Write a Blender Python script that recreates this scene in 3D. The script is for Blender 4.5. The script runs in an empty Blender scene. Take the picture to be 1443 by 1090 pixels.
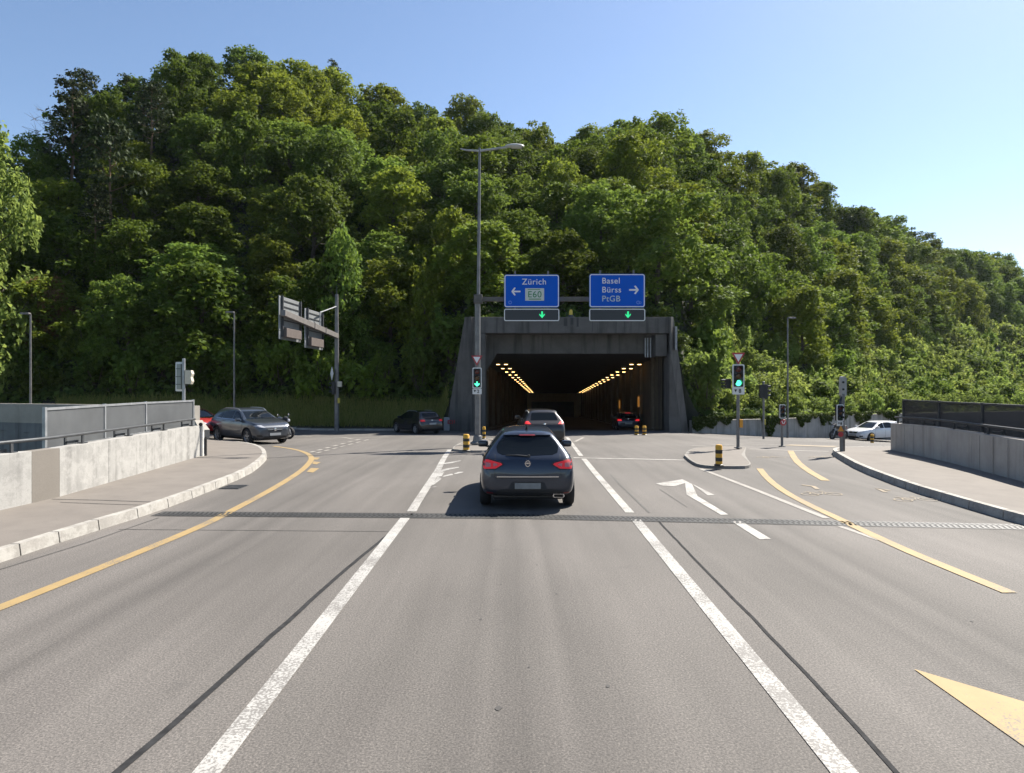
import bpy, bmesh, math, random
import numpy as np
from mathutils import Vector, Matrix, noise as mnoise
from mathutils.bvhtree import BVHTree

R = math.radians
random.seed(11)
RNG = np.random.default_rng(5)
scene = bpy.context.scene
COL = scene.collection

# ------------------------------------------------------------------ camera numbers (photo pixels, 1443 x 1090)
F, CX, CY, CH = 940.0, 721.5, 545.0, 2.26

def sm(a, b, x):
    t = min(1.0, max(0.0, (x - a) / (b - a)))
    return t * t * (3 - 2 * t)

def gz(x, y):
    """height of the road surface"""
    t = max(0.0, min(y, 40.0) - 19.0)
    z = -0.0275 * (t * t / 6.0 if t < 3 else t - 1.5)
    z -= 0.07 * max(0.0, x - 10.0) * sm(27, 42, y) * (1.0 if x < 35 else 35.0 / x)
    z += 0.05 * max(0.0, -12.5 - x) * sm(23, 31, y) * (1.0 if x > -40 else 0.9)
    return z

def P(px, py, up=0.0):
    """world point on the road surface (raised by up) seen at a photo pixel"""
    Y = F * CH / max(4.0, py - CY)
    for _ in range(60):
        X = (px - CX) * Y / F
        z = gz(X, Y) + up
        Yn = F * (CH - z) / (py - CY)
        Y = 0.6 * Y + 0.4 * Yn
    X = (px - CX) * Y / F
    return Vector((X, Y, gz(X, Y) + up))

def at(px, py, Y):
    return Vector(((px - CX) * Y / F, Y, CH + (CY - py) * Y / F))

# ------------------------------------------------------------------ materials
MATS = {}
def new_mat(name):
    m = bpy.data.materials.new(name); m.use_nodes = True
    nt = m.node_tree
    b = nt.nodes['Principled BSDF']
    return m, nt, b

def lin(c):
    return tuple(c[:3]) + (1.0,)

def mat(name, col, rough=0.6, metal=0.0, var=0.0, scale=6.0, bump=0.0, bscale=40.0, col2=None, coat=0.0, spec=0.5,
        stretch=(1, 1, 1), detail=6.0):
    if name in MATS: return MATS[name]
    m, nt, b = new_mat(name)
    b.inputs['Base Color'].default_value = lin(col)
    b.inputs['Roughness'].default_value = rough
    b.inputs['Metallic'].default_value = metal
    b.inputs['Specular IOR Level'].default_value = spec
    if coat:
        b.inputs['Coat Weight'].default_value = coat
        b.inputs['Coat Roughness'].default_value = 0.06
    tc = nt.nodes.new('ShaderNodeTexCoord')
    if var or col2:
        mp = nt.nodes.new('ShaderNodeMapping'); mp.inputs['Scale'].default_value = stretch
        nt.links.new(tc.outputs['Object'], mp.inputs['Vector'])
        n = nt.nodes.new('ShaderNodeTexNoise'); n.inputs['Scale'].default_value = scale; n.inputs['Detail'].default_value = detail
        nt.links.new(mp.outputs['Vector'], n.inputs['Vector'])
        r = nt.nodes.new('ShaderNodeValToRGB')
        c2 = col2 or tuple(max(0, c * (1 + var)) for c in col)
        c1 = col if col2 else tuple(c * (1 - var) for c in col)
        r.color_ramp.elements[0].position = 0.32; r.color_ramp.elements[1].position = 0.68
        r.color_ramp.elements[0].color = lin(c1); r.color_ramp.elements[1].color = lin(c2)
        nt.links.new(n.outputs['Fac'], r.inputs['Fac'])
        nt.links.new(r.outputs['Color'], b.inputs['Base Color'])
    if bump:
        n2 = nt.nodes.new('ShaderNodeTexNoise'); n2.inputs['Scale'].default_value = bscale; n2.inputs['Detail'].default_value = 4
        nt.links.new(tc.outputs['Object'], n2.inputs['Vector'])
        bp = nt.nodes.new('ShaderNodeBump'); bp.inputs['Strength'].default_value = bump; bp.inputs['Distance'].default_value = 0.02
        nt.links.new(n2.outputs['Fac'], bp.inputs['Height'])
        nt.links.new(bp.outputs['Normal'], b.inputs['Normal'])
    MATS[name] = m
    return m

def emit(name, col, strength, base=(0.02, 0.02, 0.02)):
    if name in MATS: return MATS[name]
    m, nt, b = new_mat(name)
    b.inputs['Base Color'].default_value = lin(base)
    b.inputs['Emission Color'].default_value = lin(col)
    b.inputs['Emission Strength'].default_value = strength
    MATS[name] = m
    return m

class NG:
    """tiny node helper"""
    def __init__(s, nt): s.nt = nt
    def n(s, t, **kw):
        nd = s.nt.nodes.new(t)
        for k, v in kw.items():
            if k.startswith('i_'):
                nd.inputs[k[2:].replace('_', ' ')].default_value = v
            else: setattr(nd, k, v)
        return nd
    def l(s, a, b): s.nt.links.new(a, b)
    def noise(s, vec, scale, detail=5, rough=0.55):
        nd = s.n('ShaderNodeTexNoise'); nd.inputs['Scale'].default_value = scale
        nd.inputs['Detail'].default_value = detail; nd.inputs['Roughness'].default_value = rough
        s.l(vec, nd.inputs['Vector']); return nd.outputs['Fac']
    def ramp(s, fac, stops):
        r = s.n('ShaderNodeValToRGB')
        el = r.color_ramp.elements
        while len(el) < len(stops): el.new(0.5)
        for e, (p, c) in zip(el, stops):
            e.position = p; e.color = lin(c) if hasattr(c, '__len__') else (c, c, c, 1)
        s.l(fac, r.inputs['Fac']); return r.outputs['Color']
    def mix(s, fac, a, b, mode='MIX'):
        m = s.n('ShaderNodeMix', data_type='RGBA', blend_type=mode)
        for sock, v in ((m.inputs[0], fac), (m.inputs[6], a), (m.inputs[7], b)):
            if hasattr(v, 'is_linked'): s.l(v, sock)
            elif hasattr(v, '__len__'): sock.default_value = lin(v)
            else: sock.default_value = v
        return m.outputs[2]
    def mapping(s, vec, scale=(1, 1, 1), rot=(0, 0, 0)):
        mp = s.n('ShaderNodeMapping'); mp.inputs['Scale'].default_value = scale; mp.inputs['Rotation'].default_value = rot
        s.l(vec, mp.inputs['Vector']); return mp.outputs['Vector']
    def bump(s, h, strength, dist, bsdf):
        bp = s.n('ShaderNodeBump'); bp.inputs['Strength'].default_value = strength; bp.inputs['Distance'].default_value = dist
        s.l(h, bp.inputs['Height']); s.l(bp.outputs['Normal'], bsdf.inputs['Normal'])

def asphalt_mat():
    m, nt, b = new_mat('asphalt'); g = NG(nt)
    obj = g.n('ShaderNodeTexCoord').outputs['Object']
    streak = g.noise(g.mapping(obj, (1.3, 0.07, 1)), 1.0, 4)
    patch = g.noise(g.mapping(obj, (1, 0.45, 1)), 0.35, 6)
    c = g.ramp(patch, [(0.3, (0.090, 0.083, 0.077)), (0.7, (0.125, 0.115, 0.107))])
    c = g.mix(0.55, c, g.ramp(streak, [(0.3, (0.80, 0.79, 0.78)), (0.7, (1.12, 1.11, 1.10))]), 'MULTIPLY')
    # dark oil stripe in lane middles and polished wheel tracks
    st = g.noise(g.mapping(obj, (3.0, 0.10, 1)), 1.0, 3)
    c = g.mix(0.35, c, g.ramp(st, [(0.35, (0.78, 0.78, 0.78)), (0.6, (1.08, 1.08, 1.08))]), 'MULTIPLY')
    sp = g.n('ShaderNodeSeparateXYZ'); g.l(obj, sp.inputs[0])
    def mth(op, a, b_=None):
        nd = g.n('ShaderNodeMath', operation=op)
        for i, q in enumerate((a, b_)):
            if q is None: continue
            if hasattr(q, 'is_linked'): g.l(q, nd.inputs[i])
            else: nd.inputs[i].default_value = q
        return nd.outputs[0]
    wob = mth('MULTIPLY', mth('SUBTRACT', g.noise(g.mapping(obj, (.3, .06, 1)), 1.0, 3), .5), 1.0)
    lane = mth('ABSOLUTE', mth('SUBTRACT', mth('FLOORED_MODULO', mth('ADD', mth('ADD', sp.outputs['X'], wob), 1.975 + 3.95 * 8), 3.95), 1.975))
    fade = g.n('ShaderNodeMapRange'); g.l(sp.outputs['Y'], fade.inputs['Value']); fade.inputs['From Min'].default_value = 12; fade.inputs['From Max'].default_value = 26
    fade.inputs['To Min'].default_value = 0.75; fade.inputs['To Max'].default_value = 0.15
    trk = g.ramp(lane, [(0.0, (0.76, 0.76, 0.76)), (0.14, (0.94, 0.94, 0.94)), (0.30, (1.08, 1.08, 1.08)), (0.42, (0.88, 0.88, 0.88)), (0.6, (1.0, 1.0, 1.0)), (0.95, (1.10, 1.10, 1.10))])
    c = g.mix(fade.outputs[0], c, trk, 'MULTIPLY')
    big = g.noise(g.mapping(obj, (1, .5, 1)), 0.16, 3)
    c = g.mix(0.6, c, g.ramp(big, [(0.35, (0.82, 0.82, 0.81)), (0.65, (1.12, 1.12, 1.12))]), 'MULTIPLY')
    fine = g.noise(obj, 60, 3, 0.75)
    c = g.mix(0.92, c, g.ramp(fine, [(0.30, (0.50, 0.50, 0.50)), (0.5, (1, 1, 1)), (0.70, (1.75, 1.72, 1.68))]), 'MULTIPLY')
    vf = g.n('ShaderNodeTexVoronoi'); vf.inputs['Scale'].default_value = 75; g.l(obj, vf.inputs['Vector'])
    c = g.mix(0.5, c, g.ramp(vf.outputs['Distance'], [(0.0, (1.7, 1.66, 1.6)), (0.30, (1, 1, 1)), (0.75, (0.7, 0.7, 0.7))]), 'MULTIPLY')
    # scattered stains
    stn = g.noise(obj, 1.7, 3)
    c = g.mix(g.ramp(stn, [(0.66, 0.0), (0.74, 0.30)]), c, (0.06, 0.057, 0.054))
    g.l(c, b.inputs['Base Color'])
    b.inputs['Roughness'].default_value = 0.82
    b.inputs['Specular IOR Level'].default_value = 0.35
    g.bump(fine, 0.35, 0.01, b)
    return m

def paint_mat(name, col, wear=0.5, under=(0.115, 0.106, 0.098), scale=48):
    m, nt, b = new_mat(name); g = NG(nt)
    obj = g.n('ShaderNodeTexCoord').outputs['Object']
    n1 = g.noise(obj, scale, 5, 0.7)
    n2 = g.noise(obj, 1.3, 3)
    t = g.n('ShaderNodeMath', operation='ADD'); g.l(n1, t.inputs[0])
    mm = g.n('ShaderNodeMath', operation='MULTIPLY'); g.l(n2, mm.inputs[0]); mm.inputs[1].default_value = 0.5
    g.l(mm.outputs[0], t.inputs[1])
    f = g.ramp(t.outputs[0], [(0.70 + 0.25 * (1 - wear), 0.0), (0.78 + 0.25 * (1 - wear), 0.8)])
    dirty = g.ramp(g.noise(obj, 4, 4), [(0.3, tuple(c * 0.86 for c in col)), (0.7, col)])
    g.l(g.mix(f, dirty, under), b.inputs['Base Color'])
    b.inputs['Roughness'].default_value = 0.75
    g.bump(n1, 0.2, 0.006, b)
    return m

def concrete_mat(name, c1, c2, stain=(0.10, 0.095, 0.085), streak=0.5, scale=1.0, blotch=0.0, blotchc=(0.6, 0.58, 0.54)):
    m, nt, b = new_mat(name); g = NG(nt)
    obj = g.n('ShaderNodeTexCoord').outputs['Object']
    base = g.ramp(g.noise(obj, 1.6 * scale, 8, 0.65), [(0.3, c1), (0.7, c2)])
    vs = g.noise(g.mapping(obj, (3.5 * scale, 3.5 * scale, 0.22)), 1.0, 5)
    base = g.mix(g.ramp(vs, [(0.50, 0.0), (0.72, streak)]), base, stain)
    if blotch:
        bl = g.noise(g.mapping(obj, (1, 1, 1.3)), 2.6 * scale, 9, 0.72)
        base = g.mix(g.ramp(bl, [(0.46, 0.0), (0.56, blotch)]), base, blotchc)
    f = g.noise(obj, 45, 4, 0.7)
    base = g.mix(0.5, base, g.ramp(f, [(0.3, (0.8, 0.8, 0.8)), (0.7, (1.15, 1.15, 1.15))]), 'MULTIPLY')
    g.l(base, b.inputs['Base Color']); b.inputs['Roughness'].default_value = 0.88
    g.bump(f, 0.3, 0.01, b)
    return m

def leaf_mat(name, ca, cb, trans=0.40, hue=0.014, vspread=0.28):
    m, nt, b = new_mat(name); g = NG(nt)
    out = nt.nodes['Material Output']
    oi = g.n('ShaderNodeObjectInfo'); geo = g.n('ShaderNodeNewGeometry')
    c = g.ramp(geo.outputs['Random Per Island'], [(0.0, ca), (1.0, cb)])
    hs = g.n('ShaderNodeHueSaturation')
    h = g.n('ShaderNodeMapRange'); h.inputs['To Min'].default_value = 0.5 - hue; h.inputs['To Max'].default_value = 0.5 + hue * 0.9
    g.l(oi.outputs['Random'], h.inputs['Value']); g.l(h.outputs[0], hs.inputs['Hue'])
    mu = g.n('ShaderNodeMath', operation='MULTIPLY'); g.l(oi.outputs['Random'], mu.inputs[0]); mu.inputs[1].default_value = 7.31
    fr = g.n('ShaderNodeMath', operation='FRACT'); g.l(mu.outputs[0], fr.inputs[0])
    v = g.n('ShaderNodeMapRange'); v.inputs['To Min'].default_value = 1 - vspread; v.inputs['To Max'].default_value = 1 + vspread
    g.l(fr.outputs[0], v.inputs['Value']); g.l(v.outputs[0], hs.inputs['Value'])
    g.l(c, hs.inputs['Color'])
    g.l(hs.outputs['Color'], b.inputs['Base Color'])
    b.inputs['Roughness'].default_value = 0.65
    b.inputs['Specular IOR Level'].default_value = 0.10
    tr = g.n('ShaderNodeBsdfTranslucent')
    hs2 = g.n('ShaderNodeHueSaturation'); hs2.inputs['Hue'].default_value = 0.485; hs2.inputs['Value'].default_value = 1.35
    g.l(hs.outputs['Color'], hs2.inputs['Color']); g.l(hs2.outputs['Color'], tr.inputs['Color'])
    mx = g.n('ShaderNodeMixShader'); mx.inputs[0].default_value = trans
    g.l(b.outputs[0], mx.inputs[1]); g.l(tr.outputs[0], mx.inputs[2]); g.l(mx.outputs[0], out.inputs['Surface'])
    return m

def glass_mat(name, tint=(0.006, 0.008, 0.010), rough=0.05):
    if name in MATS: return MATS[name]
    m, nt, b = new_mat(name)
    b.inputs['Base Color'].default_value = lin(tint); b.inputs['Roughness'].default_value = rough
    b.inputs['Specular IOR Level'].default_value = 0.22
    MATS[name] = m
    return m

def carpaint(name, col, metal=0.35, rough=0.32):
    if name in MATS: return MATS[name]
    m, nt, b = new_mat(name); g = NG(nt)
    obj = g.n('ShaderNodeTexCoord').outputs['Object']
    d = g.noise(obj, 5, 5)
    # thin road dust, denser low down on the body
    sep = g.n('ShaderNodeSeparateXYZ'); g.l(obj, sep.inputs[0])
    lowz = g.n('ShaderNodeMapRange'); g.l(sep.outputs['Z'], lowz.inputs['Value'])
    lowz.inputs['From Min'].default_value = 0.15; lowz.inputs['From Max'].default_value = 0.75
    lowz.inputs['To Min'].default_value = 0.30; lowz.inputs['To Max'].default_value = 0.03
    mu = g.n('ShaderNodeMath', operation='MULTIPLY'); g.l(d, mu.inputs[0]); g.l(lowz.outputs[0], mu.inputs[1])
    g.l(g.mix(mu.outputs[0], col, (0.16, 0.14, 0.12)), b.inputs['Base Color'])
    b.inputs['Metallic'].default_value = metal; b.inputs['Roughness'].default_value = rough
    b.inputs['Coat Weight'].default_value = 0.8; b.inputs['Coat Roughness'].default_value = 0.05
    MATS[name] = m
    return m

def mesh_panel_mat(name, col, opacity):
    m, nt, b = new_mat(name); g = NG(nt)
    out = nt.nodes['Material Output']
    obj = g.n('ShaderNodeTexCoord').outputs['Object']
    c = g.ramp(g.noise(obj, 2.0, 6), [(0.3, tuple(x * 0.85 for x in col)), (0.7, tuple(x * 1.12 for x in col))])
    g.l(c, b.inputs['Base Color']); b.inputs['Roughness'].default_value = 0.55; b.inputs['Metallic'].default_value = 0.2
    t = g.n('ShaderNodeBsdfTransparent'); mx = g.n('ShaderNodeMixShader'); mx.inputs[0].default_value = opacity
    g.l(t.outputs[0], mx.inputs[1]); g.l(b.outputs[0], mx.inputs[2]); g.l(mx.outputs[0], out.inputs['Surface'])
    return m

# ------------------------------------------------------------------ objects
def tag(o, label=None, cat=None, group=None, kind=None):
    if label: o['label'] = label
    if cat: o['category'] = cat
    if group: o['group'] = group
    if kind: o['kind'] = kind
    return o

def thing(name, label, cat, loc=(0, 0, 0), rz=0.0, group=None):
    o = bpy.data.objects.new(name, None); COL.objects.link(o)
    o.empty_display_size = 0.2
    o.location = loc; o.rotation_euler = (0, 0, rz)
    return tag(o, label, cat, group)

def link_mesh(name, me, m, parent=None, smooth=False):
    if m is not None and not me.materials: me.materials.append(m)
    if smooth:
        me.polygons.foreach_set('use_smooth', [True] * len(me.polygons))
    o = bpy.data.objects.new(name, me); COL.objects.link(o)
    if parent: o.parent = parent
    return o

def copy_tree(o, parent=None):
    c = o.copy(); COL.objects.link(c)
    if parent: c.parent = parent
    for ch in list(o.children): copy_tree(ch, c)
    return c

class MB:
    def __init__(s): s.v = []; s.f = []
    def add(s, vs, fs):
        k = len(s.v); s.v += [tuple(v) for v in vs]; s.f += [tuple(i + k for i in f) for f in fs]; return s
    def box(s, c, size, rz=0.0, bev=0.0, rot=None):
        if bev > 0:
            bm = bmesh.new(); bmesh.ops.create_cube(bm, size=1.0)
            bmesh.ops.scale(bm, vec=size, verts=bm.verts)
            bmesh.ops.bevel(bm, geom=bm.edges[:], offset=min(bev, min(size) * 0.45), segments=2, affect='EDGES', profile=0.6)
            vs = [v.co.copy() for v in bm.verts]; bm.verts.index_update()
            fs = [[v.index for v in f.verts] for f in bm.faces]; bm.free()
        else:
            hx, hy, hz = size[0] / 2, size[1] / 2, size[2] / 2
            vs = [Vector((x, y, z)) for z in (-hz, hz) for y in (-hy, hy) for x in (-hx, hx)]
            fs = [(0, 2, 3, 1), (4, 5, 7, 6), (0, 1, 5, 4), (2, 6, 7, 3), (0, 4, 6, 2), (1, 3, 7, 5)]
        M = rot if rot is not None else Matrix.Rotation(rz, 3, 'Z')
        return s.add([M @ v + Vector(c) for v in vs], fs)
    def tube(s, pts, rad, n=8, cap=True):
        pts = [Vector(p) for p in pts]
        if not hasattr(rad, '__len__'): rad = [rad] * len(pts)
        k = len(s.v); prev = None
        for i, p in enumerate(pts):
            d = (pts[min(i + 1, len(pts) - 1)] - pts[max(i - 1, 0)]).normalized()
            if prev is None:
                a = Vector((1, 0, 0)) if abs(d.x) < 0.8 else Vector((0, 1, 0))
                u = d.cross(a).normalized()
            else:
                u = (prev - d * prev.dot(d)).normalized()
            prev = u; w = d.cross(u)
            for j in range(n):
                t = 2 * math.pi * j / n
                s.v.append(tuple(p + (u * math.cos(t) + w * math.sin(t)) * rad[i]))
        for i in range(len(pts) - 1):
            for j in range(n):
                a = k + i * n + j; b = k + i * n + (j + 1) % n
                s.f.append((a, b, b + n, a + n))
        if cap:
            s.f.append(tuple(k + j for j in range(n))[::-1]); s.f.append(tuple(k + (len(pts) - 1) * n + j for j in range(n)))
        return s
    def lathe(s, prof, c=(0, 0, 0), axis='Z', n=20):
        """prof: (r, h) list, closed with caps when r=0 at ends"""
        k = len(s.v); c = Vector(c)
        for r, h in prof:
            for j in range(n):
                t = 2 * math.pi * j / n
                a, b = r * math.cos(t), r * math.sin(t)
                v = Vector((a, b, h)) if axis == 'Z' else (Vector((a, h, b)) if axis == 'Y' else Vector((h, a, b)))
                s.v.append(tuple(c + v))
        for i in range(len(prof) - 1):
            for j in range(n):
                a = k + i * n + j; b = k + i * n + (j + 1) % n
                s.f.append((a, b, b + n, a + n))
        return s
    def prism(s, poly, z0, z1, M=None):
        """extrude a 2D polygon (x,y) from z0 to z1, then transform by M (4x4)"""
        n = len(poly); k = len(s.v)
        vs = [Vector((x, y, z0)) for x, y in poly] + [Vector((x, y, z1)) for x, y in poly]
        if M is not None: vs = [M @ v for v in vs]
        fs = [tuple(range(n))[::-1], tuple(range(n, 2 * n))] + [(i, (i + 1) % n, n + (i + 1) % n, n + i) for i in range(n)]
        return s.add(vs, fs)
    def mesh(s, name):
        me = bpy.data.meshes.new(name); me.from_pydata(s.v, [], s.f)
        bm = bmesh.new(); bm.from_mesh(me); bmesh.ops.recalc_face_normals(bm, faces=bm.faces); bm.to_mesh(me); bm.free()
        me.update(); return me
    def build(s, name, m, parent=None, smooth=False):
        o = link_mesh(name, s.mesh(name), m, parent)
        if smooth:
            o.data.polygons.foreach_set('use_smooth', [True] * len(o.data.polygons))
            try: o.data.set_sharp_from_angle(angle=R(38))
            except Exception: pass
        return o

def text_mesh(body, size, m, parent, loc, rot, name='lettering', extrude=0.004, align='CENTER', sx=1.0, bold=0.0):
    cu = bpy.data.curves.new(name, 'FONT'); cu.body = body; cu.size = size; cu.align_x = align; cu.align_y = 'CENTER'
    cu.extrude = extrude; cu.offset = bold; cu.space_character = 1.08
    o = bpy.data.objects.new('tmp_text', cu); COL.objects.link(o)
    dg = bpy.context.evaluated_depsgraph_get(); dg.update()
    me = bpy.data.meshes.new_from_object(o.evaluated_get(dg)); me.name = name
    bpy.data.objects.remove(o, do_unlink=True)
    me.materials.clear(); me.materials.append(m)
    t = bpy.data.objects.new(name, me); COL.objects.link(t); t.parent = parent
    t.location = loc; t.rotation_euler = rot; t.scale = (sx, 1, 1)
    return t

def fill_poly(pts3, name, m, kind='structure', parent=None, cuts=0):
    """flat-ish sheet from an outline of world points"""
    bm = bmesh.new(); vs = [bm.verts.new(p) for p in pts3]
    es = [bm.edges.new((vs[i], vs[(i + 1) % len(vs)])) for i in range(len(vs))]
    bmesh.ops.triangle_fill(bm, edges=es, use_beauty=True)
    for f in bm.faces:
        f.normal_update()
        if f.normal.z < 0: f.normal_flip()
    me = bpy.data.meshes.new(name); bm.to_mesh(me); bm.free()
    o = link_mesh(name, me, m, parent)
    if kind and not parent: o['kind'] = kind
    return o

def resample(pts, step):
    out = [pts[0].copy()]
    for a, b in zip(pts[:-1], pts[1:]):
        n = max(1, int(round((b - a).length / step)))
        for i in range(1, n + 1): out.append(a.lerp(b, i / n))
    return out

def smooth_line(pts, it=2):
    """Chaikin corner cutting, ends kept"""
    for _ in range(it):
        q = [pts[0]]
        for a, b in zip(pts[:-1], pts[1:]):
            q += [a.lerp(b, 0.25), a.lerp(b, 0.75)]
        q.append(pts[-1]); pts = q
    return pts

def ribbon(pts, w, up, mb=None, dz=True, w1=None):
    """flat stripe of width w laid on the road along world points"""
    mb = mb or MB(); k = len(mb.v); n = len(pts)
    for i, p in enumerate(pts):
        d = pts[min(i + 1, n - 1)] - pts[max(i - 1, 0)]; d.z = 0; d.normalize()
        s = Vector((d.y, -d.x, 0)); ww = w if w1 is None else w + (w1 - w) * i / (n - 1)
        for q in (p + s * ww / 2, p - s * ww / 2):
            mb.v.append((q.x, q.y, gz(q.x, q.y) + up))
    for i in range(n - 1):
        mb.f.append((k + 2 * i, k + 2 * i + 1, k + 2 * i + 3, k + 2 * i + 2))
    return mb

def px_line(pix, step=0.6, smooth=2):
    pts = [P(*q) for q in pix]
    if smooth and len(pts) > 2: pts = smooth_line(pts, smooth)
    return resample(pts, step)

def patch(pix, up, mb):
    """painted polygon given by photo pixels (simple polygon)"""
    pts = [P(*q) for q in pix]
    k = len(mb.v); mb.v += [(p.x, p.y, gz(p.x, p.y) + up) for p in pts]
    mb.f.append(tuple(range(k, k + len(pts)))); return mb
# ================================================================== world, sun, camera
EL, AZ = R(47), R(48)                      # sun ahead and to the right
w = bpy.data.worlds.new("World"); scene.world = w; w.use_nodes = True
wn = w.node_tree; sky = wn.nodes.new('ShaderNodeTexSky'); sky.sky_type = 'NISHITA'; sky.sun_disc = False
sky.sun_elevation = EL; sky.sun_rotation = AZ
sky.air_density = 1.0; sky.dust_density = 0.6; sky.ozone_density = 1.8; sky.altitude = 500
bg = wn.nodes['Background']; bg.inputs['Strength'].default_value = 0.063
wn.links.new(sky.outputs[0], bg.inputs['Color'])
sl = bpy.data.lights.new('sun', 'SUN'); sl.energy = 4.4; sl.angle = R(0.53); sl.color = (1.0, 0.94, 0.84)
so = bpy.data.objects.new('sun', sl); COL.objects.link(so)
sd = Vector((math.sin(AZ) * math.cos(EL), math.cos(AZ) * math.cos(EL), math.sin(EL)))
so.rotation_euler = sd.to_track_quat('Z', 'Y').to_euler(); so.location = (30, 30, 60)

cam = bpy.data.cameras.new('camera'); cam.sensor_width = 36; cam.lens = F / 1443 * 36; cam.clip_end = 6000; cam.clip_start = 0.05
co = bpy.data.objects.new('camera', cam); COL.objects.link(co); co.location = (0, 0, CH); co.rotation_euler = (R(90), 0, 0)
scene.camera = co
scene.view_settings.view_transform = 'Standard'; scene.view_settings.look = 'None'
scene.view_settings.exposure = 1.5; scene.view_settings.gamma = 1.0
scene.render.engine = 'CYCLES'
scene.cycles.use_denoising = True
scene.cycles.max_bounces = 8; scene.cycles.transparent_max_bounces = 12
scene.cycles.sample_clamp_indirect = 6

# thin summer haze: one box of even air round the whole scene
mh = bpy.data.materials.new('haze_air'); mh.use_nodes = True; hn = mh.node_tree; hn.nodes.clear()
ho = hn.nodes.new('ShaderNodeOutputMaterial'); hv = hn.nodes.new('ShaderNodeVolumePrincipled')
hv.inputs['Color'].default_value = (0.78, 0.88, 1.0, 1); hv.inputs['Density'].default_value = 0.00007; hv.inputs['Anisotropy'].default_value = 0.3
hn.links.new(hv.outputs[0], ho.inputs['Volume'])
hb = MB(); hb.box((0, 0, 31), (5400, 5400, 76)); hz_o = hb.build('haze', mh); hz_o['kind'] = 'stuff'; hz_o['label'] = 'thin pale summer haze filling the air over the junction'
scene.cycles.volume_bounces = 0

# ================================================================== materials used by the setting
M_asph = asphalt_mat()
M_white = paint_mat('worn_white_paint', (0.36, 0.35, 0.33), 0.92)
M_white2 = paint_mat('faded_white_paint', (0.36, 0.345, 0.32), 0.82)
M_pale = paint_mat('pale_old_paint', (0.26, 0.24, 0.215), 0.7)
M_yellow = paint_mat('yellow_paint', (0.295, 0.205, 0.085), 0.6)
M_yellow2 = paint_mat('worn_yellow_paint', (0.25, 0.19, 0.115), 0.85)
M_seam = mat('tar_seam', (0.026, 0.026, 0.027), 0.9, var=0.35, scale=12, spec=0.15)
M_crack = mat('old_seam', (0.062, 0.058, 0.054), 0.8, var=0.3, scale=12)
M_pave = concrete_mat('pavement_asphalt', (0.128, 0.112, 0.098), (0.162, 0.143, 0.125), (0.108, 0.096, 0.084), 0.4, 0.7)
M_kerb = concrete_mat('kerb_stone', (0.22, 0.205, 0.185), (0.32, 0.30, 0.27), (0.15, 0.14, 0.125), 0.5, 1.4, 0.5, (0.40, 0.385, 0.35))
M_kerbi = concrete_mat('island_kerb', (0.17, 0.158, 0.142), (0.23, 0.215, 0.195), (0.13, 0.12, 0.11), 0.5, 1.4)
M_wall = concrete_mat('parapet_concrete', (0.23, 0.222, 0.208), (0.32, 0.31, 0.29), (0.11, 0.105, 0.098), 0.7, 1.0, 0.35, (0.42, 0.405, 0.38))
M_wallr = concrete_mat('board_marked_concrete', (0.31, 0.285, 0.26), (0.41, 0.38, 0.345), (0.22, 0.20, 0.18), 0.6, 1.0)
M_cover = concrete_mat('cover_sheet', (0.155, 0.138, 0.118), (0.18, 0.16, 0.138), (0.14, 0.125, 0.105), 0.3, 0.5)
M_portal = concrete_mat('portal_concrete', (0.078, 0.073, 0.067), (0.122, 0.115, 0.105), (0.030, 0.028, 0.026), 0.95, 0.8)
M_tunnel = concrete_mat('tunnel_concrete', (0.10, 0.075, 0.05), (0.17, 0.13, 0.085), (0.035, 0.027, 0.018), 0.9, 0.6)
M_soot = concrete_mat('sooty_ceiling', (0.045, 0.042, 0.04), (0.075, 0.07, 0.065), (0.03, 0.028, 0.026), 0.6, 0.6)
M_soil = mat('forest_soil', (0.022, 0.024, 0.012), 0.95, var=0.5, scale=0.8)
M_galv = mat('galvanised_steel', (0.34, 0.35, 0.36), 0.45, 0.55, var=0.18, scale=5)
M_pole = mat('weathered_steel_pole', (0.16, 0.155, 0.15), 0.5, 0.45, var=0.22, scale=4)
M_dark = mat('dark_grey_metal', (0.055, 0.058, 0.062), 0.5, 0.3, var=0.2, scale=6)
M_black = mat('black_plastic', (0.014, 0.014, 0.015), 0.42)

# ================================================================== ground sheet, road
def L2y(x):                                   # line of the far retaining wall left of the bridge
    return 20.8 + (-9.75 - x) * 2.0 if x > -12.8 else 26.9 + (-12.8 - x) * 0.35
mb = MB(); S = 2600
mb.add([(-S, -S, -6), (S, -S, -6), (S, S, -6), (-S, S, -6)], [(0, 1, 2, 3)])
tag(mb.build('ground', mat('rough_ground', (0.05, 0.06, 0.028), 0.95, var=0.4, scale=0.05)), kind='structure')

def road_sheet():
    st = 0.5; xs = np.arange(-62, 70.01, st); ys = np.arange(-10, 60.01, st)
    nx, ny = len(xs), len(ys)
    v = [(x, y, gz(x, y)) for y in ys for x in xs]; f = []
    for j in range(ny - 1):
        for i in range(nx - 1):
            x = xs[i] + st / 2; y = ys[j] + st / 2
            if x < -9.4 and y < L2y(min(x, -9.76)) + 0.1: continue
            if x > 13.2 and y < 23.2: continue
            if y > 44 and x < 11: continue
            if y > 42.3 and -4.2 < x < 11.2: continue
            a = j * nx + i; f.append((a, a + 1, a + nx + 1, a + nx))
    me = bpy.data.meshes.new('road'); me.from_pydata(v, [], f)
    bm = bmesh.new(); bm.from_mesh(me)
    bmesh.ops.delete(bm, geom=[q for q in bm.verts if not q.link_faces], context='VERTS'); bm.to_mesh(me); bm.free()
    o = link_mesh('road', me, M_asph, smooth=True); o['kind'] = 'structure'
road_sheet()

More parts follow.
